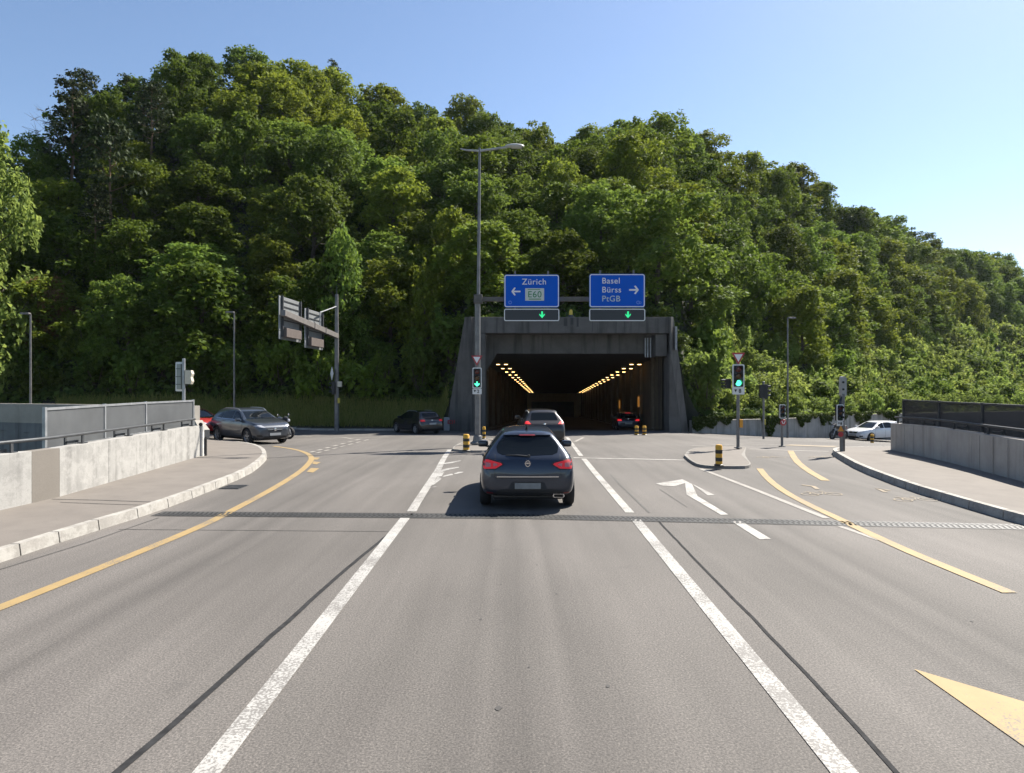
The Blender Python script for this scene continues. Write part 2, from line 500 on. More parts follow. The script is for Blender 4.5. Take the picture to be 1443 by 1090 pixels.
# ================================================================== pavements and kerbs
KH = 0.16
kerbL = [Vector((-6.75, -9, 0)), Vector((-6.66, 2, 0))] + [P(*q) for q in
        [(0, 794), (110, 757), (220, 722.6), (287, 697), (351, 670.5), (371, 655), (378, 646), (373, 637), (358, 630.5), (326, 626), (290, 624.5)]]
kerbL = [Vector((k.x, k.y, 0)) for k in kerbL]
kl_end = kerbL[-1]
kerbL += [Vector((kl_end.x - 4, kl_end.y + 1.6, 0)), Vector((kl_end.x - 14, kl_end.y + 5.0, 0))]
wallL = [Vector((-8.85, -9, 0)), Vector((-8.95, 4, 0))] + [P(*q, 0.16) for q in [(0, 718), (45, 709), (84, 700), (166, 676.5), (282, 643)]]
kerbR = [Vector((8.15, -9, 0)), Vector((8.2, 6, 0))] + [P(*q) for q in
        [(1439, 740), (1342, 711), (1278, 691), (1210.5, 664.5), (1185, 650), (1172, 641.5), (1173, 637.5), (1190, 635.5)]]
kerbR = [Vector((k.x, k.y, 0)) for k in kerbR]
ke = kerbR[-1]
kerbR += [Vector((ke.x + 3, ke.y + 0.5, 0)), Vector((ke.x + 9, ke.y + 1.8, 0)), Vector((ke.x + 22, ke.y + 4.5, 0))]
wallR = [Vector((10.55, -9, 0)), Vector((10.7, 6, 0))] + [P(*q, 0.16) for q in [(1443, 680), (1340, 652), (1255, 634)]]

def zup(p, h): return Vector((p.x, p.y, gz(p.x, p.y) + h))
def pavement(kerb, back, name):
    kl = smooth_line(kerb, 1); kl = resample(kl, 0.7)
    inn = []
    n = len(kl)
    mbk = MB(); gap = 0.012
    L = [0]
    for a, b in zip(kl[:-1], kl[1:]): L.append(L[-1] + (b - a).length)
    for i, p in enumerate(kl):
        d = (kl[min(i + 1, n - 1)] - kl[max(i - 1, 0)]).normalized()
        s = Vector((-d.y, d.x, 0)) if name[0] == 'l' else Vector((d.y, -d.x, 0))
        inn.append(p + s * 0.16)
    for i in range(n - 1):                    # one kerb stone per segment
        a, b, c, d = kl[i], kl[i + 1], inn[i + 1], inn[i]
        t = gap / max(0.2, (b - a).length)
        a, b = a.lerp(b, t), b.lerp(a, t); d, c = d.lerp(c, t), c.lerp(d, t)
        bat = 0.035                           # battered front face
        A, B = a.lerp(d, bat / 0.16), b.lerp(c, bat / 0.16)
        vs = [zup(a, -0.1), zup(b, -0.1), zup(c, -0.1), zup(d, -0.1), zup(A, KH), zup(B, KH), zup(c, KH), zup(d, KH)]
        mbk.add(vs, [(0, 1, 5, 4), (1, 2, 6, 5), (2, 3, 7, 6), (3, 0, 4, 7), (4, 5, 6, 7), (3, 2, 1, 0)])
    o = mbk.build('kerb', M_kerb); o['kind'] = 'structure'
    # footway: strips between the kerb's back edge and the wall line
    outline = [zup(p, KH - 0.004) for p in inn] + [zup(p, KH - 0.004) for p in reversed(back)]
    o = fill_poly(outline, 'pavement', M_pave)
    return kl
wl_back = [p.copy() for p in wallL] + [Vector((-9.75, 20.8, 0)), Vector((-12.4, 26.2, 0)), Vector((-26.2, 31.4, 0))]
wl_back[-1] = Vector((kerbL[-1].x - 0.2, kerbL[-1].y - 1.2, 0))
pavement(kerbL, [p - Vector((0.3, 0, 0)) if i < len(wallL) else p for i, p in enumerate(wl_back)], 'l')
wr_back = [p + Vector((0.3, 0, 0)) for p in wallR] + [Vector((13.3, 23.0, 0)), Vector((20, 23.6, 0)), Vector((ke.x + 22, ke.y + 3.6, 0))]
pavement(kerbR, wr_back, 'r')

def island(pix, name):
    out = smooth_line([P(*q) for q in pix] + [P(*pix[0])], 2)[:-1]
    c = sum(out, Vector()) / len(out)
    mbk = MB(); n = len(out)
    inn = [p + (c - p).normalized() * 0.15 for p in out]
    H = 0.08
    for i in range(n):
        j = (i + 1) % n
        a, b, cc, d = out[i], out[j], inn[j], inn[i]
        A = a.lerp(d, 0.2); B = b.lerp(cc, 0.2)
        mbk.add([zup(a, -0.05), zup(b, -0.05), zup(B, H), zup(A, H), zup(cc, H), zup(d, H)], [(0, 1, 2, 3), (3, 2, 4, 5)])
    o = mbk.build('kerb', M_kerbi); o['kind'] = 'structure'
    fill_poly([zup(p, H - 0.004) for p in inn], 'pavement', M_pave)
island([(637, 636), (640, 630), (655, 624.5), (675, 621.5), (697, 621), (712, 624), (705, 634), (690, 638), (660, 638.5)], 'left')
island([(963, 645), (968, 638), (982, 633.5), (1010, 631.5), (1053, 631.5), (1050, 640), (1053, 650), (1062, 661), (1030, 661.5), (987, 660.5), (972, 653)], 'right')

# ================================================================== painted markings, seams, the bridge joint
def mark(mb, m, name='road_marking'):
    o = mb.build(name, m); o['kind'] = 'structure'; return o
z7 = lambda x, y: (780 + x * .22176, 590 + y * .22176)
z6 = lambda x, y: (1020 + x * .29314, 600 + y * .29314)
z4 = lambda x, y: (540 + x * .11088, 590 + y * .11088)
b = MB()
ribbon(px_line([(250, 1140), (291, 1090), (571, 730.5)], smooth=0), 0.165, 0.006, b)
ribbon(px_line([(580, 721.5), (587, 709.6), (617.6, 662), (627, 644), (634, 634)], smooth=0), 0.17, 0.006, b)
ribbon(px_line([(1231, 1140), (1190, 1090), (895.8, 732.5)], smooth=0), 0.165, 0.006, b)
mark(b, M_white)
b = MB()
ribbon(px_line([(887.6, 723), (835.5, 663), (822.6, 647)], smooth=0), 0.16, 0.006, b)
ribbon(px_line([(808, 645.5), (826, 646), (964, 648.8)], smooth=0), 0.22, 0.007, b)
ribbon(px_line([(819, 643), (799, 616.5)], smooth=0), 0.15, 0.006, b)
patch([z7(650, 415), z7(820, 388), z7(835, 412), z7(770, 432), z7(690, 428)], 0.006, b)
patch([z7(822, 389), z7(880, 418), z7(915, 495), z7(1110, 612), z7(1065, 615), z7(845, 485), z7(836, 413)], 0.006, b)
patch([z7(823, 388), z7(1025, 488), z7(980, 490), z7(881, 417)], 0.006, b)
patch([z7(1130, 655), z7(1195, 655), z7(1385, 770), z7(1310, 770)], 0.006, b)
mark(b, M_white2)
b = MB()                                     # thin pale lines
ribbon(px_line([(987, 661), (1060, 689), (1165, 731)], smooth=0), 0.13, 0.006, b)
ribbon(px_line([(1183, 742), (1240, 762)], smooth=0), 0.10, 0.005, b)
ribbon(px_line([(1056, 633.2), (1110, 635), (1168, 636.5)], smooth=0), 0.22, 0.006, b)
ribbon(px_line([(975, 629), (1050, 626.5), (1165, 629)], smooth=0), 0.16, 0.009, b)
for t in range(7):
    a = t / 7.0; q = lambda s: (437 + (512 - 437) * s, 638 + (618 - 638) * s)
    ribbon([P(*q(a)), P(*q(a + 0.085))], 0.17, 0.007, b)
    q2 = lambda s: (446 + (524 - 446) * s, 639 + (618.5 - 639) * s)
    ribbon([P(*q2(a)), P(*q2(a + 0.085))], 0.12, 0.007, b)
ribbon(px_line([(400, 614.5), (440, 615.5)], smooth=0), 0.3, 0.009, b)
ribbon(px_line([(470, 617), (548, 616.8)], smooth=0), 0.22, 0.009, b)
ribbon([P(480, 616.5), P(497, 619)], 0.2, 0.009, b)
ribbon([P(810, 623), P(822, 617)], 0.15, 0.007, b)
ribbon([P(690, 622), P(703, 625)], 0.2, 0.115, b)
mark(b, M_pale)
b = MB()                                     # hatching strokes beside the left line
for q in ([(770, 570), (860, 556), (980, 532), (990, 542), (870, 570), (770, 582)],
          [(720, 660), (840, 632), (960, 616), (965, 628), (850, 650), (735, 680)],
          [(770, 730), (860, 706), (890, 708), (880, 722), (750, 748)],
          [(905, 700), (960, 682), (1020, 680), (1010, 690), (940, 706), (905, 712)],
          [(690, 668), (780, 680), (745, 735), (690, 745)],
          [(690, 746), (740, 762), (730, 780), (640, 848), (612, 850)],
          [(605, 882), (650, 866), (690, 864), (660, 876)]):
    patch([z4(*p) for p in q], 0.0065, b)
mark(b, M_white)
b = MB()
yl = [(-60, 879), (0, 857.5), (277, 746), (328, 719.5), (382, 691), (424, 665), (437, 652), (440, 645.5), (433, 639), (416, 633.5), (385, 629)]
ribbon(px_line(yl, smooth=2), 0.17, 0.006, b)
patch([(441, 645), (451, 645.5), (447, 648.5), (441, 648)], 0.006, b)
patch([(442, 650.5), (452, 652), (446, 655), (440, 654)], 0.006, b)
patch([(438, 660), (450, 660.5), (441, 666.5), (432, 665.5)], 0.006, b)
ribbon(px_line([z6(172, 208), z6(215, 262), z6(300, 325), z6(420, 388), z6(545, 445), z6(640, 492), z6(850, 590), z6(1100, 695), z6(1375, 806)], smooth=1), 0.17, 0.008, b)
ribbon(px_line([z6(320, 122), z6(345, 170), z6(400, 215), z6(490, 266)], smooth=1), 0.20, 0.008, b)
patch([(1288, 944), (1443, 990), (1540, 1022), (1540, 1085), (1443, 1053)], 0.006, b)
mark(b, M_yellow)
b = MB()                                     # faded bicycle symbols and turn arrows on the cycle lane
def bike(px, py, s, rz):
    o = P(px, py); M = Matrix.Rotation(rz, 3, 'Z')
    T = lambda x, y: o + M @ Vector((x * s, y * s, 0))
    for cx in (-0.52, 0.52):
        ribbon([T(cx + 0.33 * math.cos(t * math.pi / 6), 0.33 * math.sin(t * math.pi / 6)) for t in range(13)], 0.06 * s, 0.009, b)
    for q in ([(-0.52, 0), (-0.22, 0.5), (0.35, 0.5), (0.0, 0), (-0.52, 0)], [(-0.3, 0.62), (0.0, 0)], [(0.52, 0), (0.32, 0.75), (0.55, 0.8)], [(-0.42, 0.64), (-0.2, 0.64)]):
        ribbon([T(*p) for p in q], 0.06 * s, 0.010, b)
bike(1158, 697, 0.5, 0.1); bike(1290, 705, 0.5, 0.1); bike(1087, 645, 0.55, 0.1); bike(1158, 645, 0.5, 0.1)
ribbon([P(1130, 684), P(1146, 686), P(1152, 690)], 0.10, 0.009, b); ribbon([P(1254, 692), P(1236, 689), P(1248, 694)], 0.10, 0.009, b)
ribbon(px_line([(1110, 627.5), (1178, 630)], smooth=0), 0.9, 0.010, b)
ribbon(px_line([(404, 610.5), (432, 610.8)], smooth=0), 0.35, 0.010, b)
mark(b, M_yellow2)
def wob(pts, amp=.010, step=.22):
    out = resample(pts, step)
    return [p + Vector((amp * (mnoise.noise(Vector((p.y * 1.9, i * .31, 2.0))) + .5 * mnoise.noise(Vector((p.y * 6.1, i * .9, 5.0)))), 0, 0)) for i, p in enumerate(out)]
b = MB()
ribbon(wob(smooth_line([P(*q) for q in [(120, 1130), (165, 1090), (268, 1000), (375, 904), (440, 845), (487, 803), (547, 754)]], 1)), 0.055, 0.0045, b)
ribbon(wob(smooth_line([P(*q) for q in [(1300, 1130), (1265, 1090), (1118, 930), (985, 795), (946, 754), (926, 733)]], 1), .007), 0.034, 0.0045, b)
mark(b, M_seam, 'tar_seam')
b = MB()
ribbon([P(*q) for q in [(915, 723), (873, 683), (840, 648)]], 0.04, 0.0045, b)
ribbon([P(*q) for q in [(930, 690), (968, 715)]], 0.025, 0.0045, b)
ribbon([P(*q) for q in [(167, 746.5), (360, 748), (551, 749.5)]], 0.022, 0.0045, b)
ribbon([P(*q) for q in [(567, 742), (600, 700), (655, 645)]], 0.03, 0.0040, b)
ribbon([P(*q) for q in [(0, 803), (120, 766), (224, 730)]], 0.03, 0.0045, b)
ribbon([P(q[0], q[1], .16) for q in [(73, 703.5), (140, 705), (212, 707.5)]], 0.03, KH + 0.001, b)
ribbon([P(q[0], q[1], .16) for q in [(85, 708), (150, 710.5), (200, 712)]], 0.025, KH + 0.001, b)
rc = random.Random(8)
for k in range(2):                           # hairline cracks
    x, y = rc.uniform(-5.6, 7.2), rc.uniform(3.6, 17); a = rc.choice([0.1, 1.4, 1.6, 1.7, 3.0]) + rc.uniform(-.25, .25); q = [Vector((x, y, 0))]
    for i in range(rc.randint(7, 22)):
        a += rc.uniform(-.38, .38); q.append(q[-1] + Vector((math.cos(a), math.sin(a), 0)) * .11)
    ribbon(q, 0.010, 0.0042, b, w1=0.004)
mark(b, M_crack, 'tar_seam')
b = MB()
for k in range(12):                          # oil drips and ground-in spots
    x, y, s = rc.gauss(0, .35) + rc.choice([-3.9, 0, 0, 0, 3.9]), rc.uniform(3.6, 20), rc.uniform(.008, .026)
    b.v += [(x + s * rc.uniform(.7, 1.2) * math.cos(t * .7), y + s * 1.5 * rc.uniform(.7, 1.2) * math.sin(t * .7), gz(x, y) + .0038) for t in range(9)]; b.f.append(tuple(range(len(b.v) - 9, len(b.v))))
mark(b, mat('oil_spot', (0.045, 0.042, 0.04), 0.75), 'oil_stain')

# steel finger joint across the bridge end
def joint():
    m, nt, bs = new_mat('joint_steel'); g = NG(nt)
    obj = g.n('ShaderNodeTexCoord').outputs['Object']
    sx = g.n('ShaderNodeSeparateXYZ'); g.l(obj, sx.inputs[0])
    wr = g.ramp(g.noise(obj, 1.2, 4), [(0.35, (0.035, 0.035, 0.035)), (0.7, (0.075, 0.073, 0.070))])
    rr = g.n('ShaderNodeMapRange'); g.l(sx.outputs['X'], rr.inputs['Value']); rr.inputs['From Min'].default_value = 4.6; rr.inputs['From Max'].default_value = 6.2
    c = g.mix(rr.outputs[0], wr, (0.105, 0.102, 0.098))
    g.l(c, bs.inputs['Base Color']); bs.inputs['Roughness'].default_value = 0.5; bs.inputs['Metallic'].default_value = 0.3
    m2 = mat('joint_gap', (0.016, 0.016, 0.016), 0.8)
    A, B = P(221, 724.5), P(1446, 743.5); C1 = P(740, 728.5)
    base = MB(); ribbon(resample([A, C1, B], 0.5), 0.36, 0.004, base)
    o = base.build('expansion_joint', m2); o['kind'] = 'structure'
    t = MB(); L = (C1 - A).length + (B - C1).length; n = int(L / 0.085)
    for i in range(n):
        s = (i + 0.5) / n * L
        a, bb, ss = (A, C1, s) if s < (C1 - A).length else (C1, B, s - (C1 - A).length)
        d = (bb - a).normalized(); p = a + d * ss; q = Vector((-d.y, d.x, 0))
        for sg in (1, -1):                  # interlocking slanted teeth, both sides
            off = 0.0 if sg > 0 else 0.042
            pts = [p + q * sg * 0.17 + d * (off - 0.03), p + q * sg * 0.17 + d * (off + 0.025), p + q * sg * -0.015 + d * (off + 0.045), p + q * sg * -0.015 + d * (off + 0.010)]
            k = len(t.v); t.v += [(v.x, v.y, gz(v.x, v.y) + 0.008) for v in pts]; t.f.append((k, k + 1, k + 2, k + 3) if sg < 0 else (k + 3, k + 2, k + 1, k))
    o = t.build('expansion_joint', m); o['kind'] = 'structure'
    e = MB()
    for off in (0.20, -0.20):
        ribbon(resample([p + Vector((0, off, 0)) for p in (A, C1, B)], 0.5), 0.03, 0.007, e)
    o = e.build('expansion_joint', m); o['kind'] = 'structure'
joint()
# drain grate by the left kerb
b = MB(); c = P(329, 687)
for i in range(7): b.box((c.x, c.y - 0.24 + i * 0.08, gz(c.x, c.y) + 0.012), (0.42, 0.045, 0.012))
b.box((c.x, c.y, gz(c.x, c.y) + 0.004), (0.46, 0.58, 0.006))
tag(b.build('drain_grate', M_dark), 'dark iron drain grate in the road beside the left kerb', 'drain')

# ================================================================== parapets
def band(line, h0, h1, thick, side, mb, step=None, gap=0.0, segs=None):
    """wall following a line; side = direction of the thickness; split into panels at segs (lengths)"""
    pts = line; n = len(pts)
    inner = []
    for i, p in enumerate(pts):
        d = (pts[min(i + 1, n - 1)] - pts[max(i - 1, 0)]); d.z = 0; d.normalize()
        inner.append(p + Vector((d.y, -d.x, 0)) * side * thick)
    for i in range(n - 1):
        a, bb, c, d = pts[i], pts[i + 1], inner[i + 1], inner[i]
        if gap:
            t = gap / (bb - a).length; a, bb = a.lerp(bb, t), bb.lerp(a, t); d, c = d.lerp(c, t), c.lerp(d, t)
        lo = lambda p: Vector((p.x, p.y, gz(p.x, p.y) + h0)); hi = lambda p: Vector((p.x, p.y, gz(p.x, p.y) + h1))
        mb.add([lo(a), lo(bb), lo(c), lo(d), hi(a), hi(bb), hi(c), hi(d)],
               [(0, 1, 5, 4), (1, 2, 6, 5), (2, 3, 7, 6), (3, 0, 4, 7), (4, 5, 6, 7), (3, 2, 1, 0)])
    return mb
def wall_line(keys, steps):
    L = [0]
    for a, b in zip(keys[:-1], keys[1:]): L.append(L[-1] + (b - a).length)
    def q(s):
        for i in range(len(keys) - 1):
            if s <= L[i + 1] or i == len(keys) - 2:
                return keys[i].lerp(keys[i + 1], (s - L[i]) / (L[i + 1] - L[i]))
    return q, L
qL, LL = wall_line(wallL, 1); TL = LL[-1]
s0, s1 = LL[3], LL[4]                        # the plain cover sheet stands between these
th = 0.32
r = thing('parapet_wall', 'pale stained concrete parapet along the left pavement with a smooth grey cover panel', 'wall', (0, 0, 0))
cuts = list(np.arange(0, s0 - 0.5, 2.3)) + [s0]
b = MB(); band([qL(s) for s in cuts], 0.0, 1.09, th, -1, b, gap=0.006)
cuts2 = list(np.linspace(s1, TL, 5))
band([qL(s) for s in cuts2], 0.0, 1.08, th, -1, b, gap=0.006)
b.build('wall_panel', M_wall, r)
b = MB(); band([qL(s0), qL(s1)], 0.0, 1.085, th - 0.06, -1, b); o = b.build('cover_panel', M_cover, r); o['label'] = 'smooth brown grey cover panel set into the pale wall'
e = qL(TL)
b = MB(); b.box((e.x + 0.02, e.y + 0.07, gz(e.x, e.y) + 0.62), (0.10, 0.10, 0.95), bev=0.01)
o = b.build('end_post', mat('white_plastic', (0.62, 0.6, 0.56), 0.5, var=0.1), r)
b = MB(); b.lathe([(0, -0.02), (0.055, -0.02), (0.055, 0.02), (0, 0.02)], (e.x + 0.02, e.y, gz(e.x, e.y) + 1.12), 'Y', 14)
b.box((e.x + 0.10, e.y + 0.16, 0.42), (0.05, 0.05, 0.62)); b.build('reflector', M_black, r)

def railing(q, T0, T1, off, label, step, side):
    r = thing('railing', label, 'railing')
    pts = [q(s) for s in np.arange(T0, T1 + 0.01, 0.5)]
    pts = [Vector((p.x + off, p.y, gz(p.x, p.y) + 1.28)) for p in pts]
    b = MB(); b.tube(pts, 0.032, 10); b.build('handrail', M_dark, r, True)
    s = T1 - 0.25
    while s > T0:
        p = q(s); z = gz(p.x, p.y)
        b = MB(); b.box((p.x + off, p.y, z + 1.17), (0.03, 0.06, 0.20)); b.box((p.x + off, p.y, z + 1.095), (0.12, 0.16, 0.018))
        b.box((p.x + off + 0.10 * side, p.y - 0.18, z + 1.13), (0.035, 0.36, 0.05)); b.box((p.x + off + 0.12 * side, p.y - 0.36, z + 1.17), (0.03, 0.05, 0.2))
        b.build('post', M_dark, r)
        s -= step
    return r
railing(qL, TL - 20, TL, -0.16, 'grey pipe railing on short posts on top of the pale left parapet wall', 2.05, -1)

qR, LR = wall_line(wallR, 1); TR = LR[-1]
r = thing('parapet_wall', 'shaded grey concrete parapet with board marks along the right pavement', 'wall')
b = MB(); cuts = list(np.arange(TR, 0, -2.9))[::-1]
band([qR(s) for s in cuts], 0.0, 1.07, th, 1, b, gap=0.006)
# the wall's far end turns the corner
b.build('wall_panel', M_wallr, r)
b = MB()
for s in np.arange(TR - 0.5, TR - 17, -0.72):       # shuttering ribs
    p = qR(s); d = (qR(s + .1) - qR(s - .1)).normalized(); nn = Vector((-d.y, d.x, 0))
    b.box((p.x + nn.x * 0.004, p.y + nn.y * 0.004, gz(p.x, p.y) + 0.55), (0.012, 0.02, 0.98), rz=math.atan2(d.y, d.x) - math.pi / 2)
b.build('shuttering_mark', M_wallr, r)
railing(qR, TR - 20, TR, 0.16, 'dark pipe railing on short posts on top of the shaded right parapet wall', 2.05, 1)

# mesh screens standing outside both parapets
def screen(pts, z0, z1, label, m, mf, nose):
    r = thing('mesh_fence', label, 'fence')
    for a, bb in zip(pts[:-1], pts[1:]):
        d = (bb - a).normalized(); ang = math.atan2(d.y, d.x); c = (a + bb) / 2; L = (bb - a).length
        b = MB(); b.box((c.x, c.y, (z0 + z1) / 2), (L - 0.05, 0.012, z1 - z0 - 0.05), rz=ang); b.build('mesh_panel', m, r)
        b = MB()
        for z in (z0, z1): b.box((c.x, c.y, z), (L - 0.065, 0.05, 0.05), rz=ang)
        b.build('frame_bar', mf, r)
    for a in pts:
        b = MB(); b.box((a.x, a.y, (z0 - 0.9 + z1) / 2), (0.06, 0.06, z1 - z0 + 0.98)); b.build('post', mf, r)
M_meshl = mesh_panel_mat('light_mesh', (0.125, 0.13, 0.135), 0.74)
M_meshr = mesh_panel_mat('dark_mesh', (0.035, 0.035, 0.042), 0.72)
off = Vector((-0.42, 0, 0))
fl = [at(63, 600, 13.25), at(147, 600, 15.9), at(205, 600, 18.3), at(272, 600, 21.0)]
screen([Vector((p.x, p.y, 0)) for p in fl], 1.0, 1.81, 'grey perforated screen fence in a steel frame behind the left parapet', M_meshl, M_galv, 0)
fr = [Vector((13.15, 22.4, 0)), Vector((12.75, 19.9, 0)), Vector((12.35, 17.5, 0)), Vector((11.95, 15.1, 0)), Vector((11.65, 12.7, 0)), Vector((11.4, 9.5, 0)), Vector((11.2, 6, 0))]
screen(fr, 1.0, 1.80, 'dark perforated screen fence behind the shaded right parapet', M_meshr, M_dark, 0)

# retaining wall of the lower ground at far left (its top is the parapet of the joining road)
r = thing('retaining_wall', 'long concrete retaining wall with a paler parapet band far left beyond the sunken ground', 'wall')
l2 = [Vector((-9.78, 20.9, 0)), Vector((-12.8, 26.9, 0)), Vector((-19, 29.07, 0)), Vector((-26, 31.5, 0)), Vector((-40, 36.4, 0)), Vector((-60, 43.4, 0))]
b = MB(); n = len(l2)
for a, c in zip(l2[:-1], l2[1:]):
    d = (c - a).normalized(); s = Vector((d.y, -d.x, 0)) * -0.3 if False else Vector((-d.y, d.x, 0)) * -0.28
    za, zc = 0.62, 0.62; zt_ = 0.9 if a.x > -12 else 1.48
    b.add([(a.x, a.y, za), (c.x, c.y, zc), (c.x + s.x, c.y + s.y, zc), (a.x + s.x, a.y + s.y, za),
           (a.x, a.y, zt_), (c.x, c.y, zt_), (c.x + s.x, c.y + s.y, zt_), (a.x + s.x, a.y + s.y, zt_)],
          [(0, 1, 5, 4), (1, 2, 6, 5), (2, 3, 7, 6), (3, 0, 4, 7), (4, 5, 6, 7), (3, 2, 1, 0)])
b.build('parapet', concrete_mat('old_parapet', (0.26, 0.24, 0.21), (0.34, 0.31, 0.27), (0.2, 0.18, 0.16), 0.5), r)
b = MB()
for a, c in zip(l2[:-1], l2[1:]):
    d = (c - a).normalized(); s = Vector((-d.y, d.x, 0)) * -0.2
    b.add([(a.x, a.y, -6.1), (c.x, c.y, -6.1), (c.x + s.x, c.y + s.y, -6.1), (a.x + s.x, a.y + s.y, -6.1),
           (a.x, a.y, 0.617), (c.x, c.y, 0.617), (c.x + s.x, c.y + s.y, 0.617), (a.x + s.x, a.y + s.y, 0.617)],
          [(0, 1, 5, 4), (1, 2, 6, 5), (2, 3, 7, 6), (3, 0, 4, 7), (4, 5, 6, 7), (3, 2, 1, 0)])
b.build('wall_face', concrete_mat('shade_toned_wall', (0.11, 0.115, 0.12), (0.16, 0.165, 0.17), (0.05, 0.05, 0.05), 0.9), r)  # lower face lies in shade; that shade is put into its darker bluish colour
# bridge deck sides so the road sheet has thickness
b = MB()
for x in (-9.45, 13.25): b.box((x, 5, -0.8), (0.3, 30, 1.55))
o = b.build('bridge_deck', M_wallr); o['kind'] = 'structure'
# ================================================================== tunnel portal
PY = 41.5; ps = F / PY
X_ = lambda px: (px - CX) / ps
Z_ = lambda py: CH + (CY - py) / ps
XL, XR = X_(665), X_(941)
zc = lambda y: 4.40 - 0.034 * (y - PY)
xo = lambda y: 0.055 * max(0, y - 44)
def zf(y):
    return -0.545 - 0.052 * (min(y, 56) - 41) - 0.034 * max(0, y - 56)
r = thing('tunnel_portal', 'dark grey concrete tunnel mouth with slanted wing walls at the foot of the wooded hill', 'tunnel portal', (3.5, PY, 0))
def pobj(mb, name, m=M_portal):
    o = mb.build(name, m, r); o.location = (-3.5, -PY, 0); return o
# top beam (parapet)
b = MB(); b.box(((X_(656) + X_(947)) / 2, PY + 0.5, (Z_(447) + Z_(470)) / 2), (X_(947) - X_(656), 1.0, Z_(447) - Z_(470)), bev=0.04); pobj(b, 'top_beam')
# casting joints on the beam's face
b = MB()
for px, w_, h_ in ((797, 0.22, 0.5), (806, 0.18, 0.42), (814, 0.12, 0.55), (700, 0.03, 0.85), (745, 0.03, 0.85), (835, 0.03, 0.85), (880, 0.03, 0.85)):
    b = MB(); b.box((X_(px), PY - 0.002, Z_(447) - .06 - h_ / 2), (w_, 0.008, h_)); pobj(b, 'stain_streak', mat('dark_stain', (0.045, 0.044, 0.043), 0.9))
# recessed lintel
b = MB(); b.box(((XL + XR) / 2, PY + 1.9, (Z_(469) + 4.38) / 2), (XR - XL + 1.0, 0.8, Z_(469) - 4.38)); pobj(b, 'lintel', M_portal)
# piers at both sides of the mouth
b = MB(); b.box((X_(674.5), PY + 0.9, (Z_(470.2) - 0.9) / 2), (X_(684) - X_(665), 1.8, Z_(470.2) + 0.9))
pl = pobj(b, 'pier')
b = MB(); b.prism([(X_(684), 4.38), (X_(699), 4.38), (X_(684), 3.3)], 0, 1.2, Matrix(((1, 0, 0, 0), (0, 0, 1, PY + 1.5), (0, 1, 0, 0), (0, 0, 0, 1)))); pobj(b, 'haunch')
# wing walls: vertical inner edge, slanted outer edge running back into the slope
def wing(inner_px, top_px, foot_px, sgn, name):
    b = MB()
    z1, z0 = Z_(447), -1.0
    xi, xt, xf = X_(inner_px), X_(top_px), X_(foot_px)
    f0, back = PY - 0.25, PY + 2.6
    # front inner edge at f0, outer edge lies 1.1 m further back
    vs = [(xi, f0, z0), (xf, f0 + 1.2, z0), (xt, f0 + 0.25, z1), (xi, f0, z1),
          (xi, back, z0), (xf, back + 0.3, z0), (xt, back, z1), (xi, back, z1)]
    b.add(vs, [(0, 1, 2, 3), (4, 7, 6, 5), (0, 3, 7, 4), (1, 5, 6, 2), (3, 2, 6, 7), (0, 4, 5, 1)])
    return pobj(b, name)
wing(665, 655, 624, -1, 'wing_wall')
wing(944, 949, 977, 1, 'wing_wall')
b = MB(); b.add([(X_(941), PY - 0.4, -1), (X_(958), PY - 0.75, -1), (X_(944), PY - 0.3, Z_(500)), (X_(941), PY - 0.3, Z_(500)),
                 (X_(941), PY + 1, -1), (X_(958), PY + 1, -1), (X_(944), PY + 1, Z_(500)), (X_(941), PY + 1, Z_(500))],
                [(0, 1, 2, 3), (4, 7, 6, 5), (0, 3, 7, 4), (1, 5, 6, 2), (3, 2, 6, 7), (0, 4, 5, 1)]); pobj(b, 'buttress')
# service box, ducts and streaked plates at the upper right corner
b = MB(); b.box((X_(933), PY + 0.85, (Z_(471) + Z_(502)) / 2), (X_(941) - X_(925), 1.3, Z_(471) - Z_(502)), bev=0.03); pobj(b, 'service_box')
b = MB()
for px in (913.5, 917, 921): b.tube([(X_(px), PY + 0.9, Z_(475)), (X_(px), PY + 0.9, Z_(503))], 0.045, 8)
pobj(b, 'duct_pipe', M_galv)
b = MB(); b.tube([(X_(943), PY - 0.34, Z_(450)), (X_(943), PY - 0.34, Z_(596))], 0.06, 8); pobj(b, 'drain_pipe', M_portal)
b = MB(); b.box((X_(952), PY - 0.06, Z_(477)), (0.13, 0.2, 1.45)); pobj(b, 'duct_cover', mat('light_cover', (0.26, 0.265, 0.27), 0.6, var=0.15))
# small grafitti tag on the left wing
b = MB()
for i, (dx, dz, w_, h_) in enumerate(((0, 0, 0.06, 0.2), (0.1, 0.07, 0.14, 0.05), (0.1, -0.06, 0.14, 0.05), (0.22, 0, 0.05, 0.18), (0.32, 0.02, 0.05, 0.16))):
    b.box((X_(637) - 0.3 + dx * 1.3, PY + 0.62 - dx * 0.62, 0.02 + dz * 1.3), (w_ * 1.3, 0.02, h_ * 1.3), rz=-0.6)
pobj(b, 'graffiti', mat('red_spray_paint', (0.36, 0.04, 0.05), 0.6))
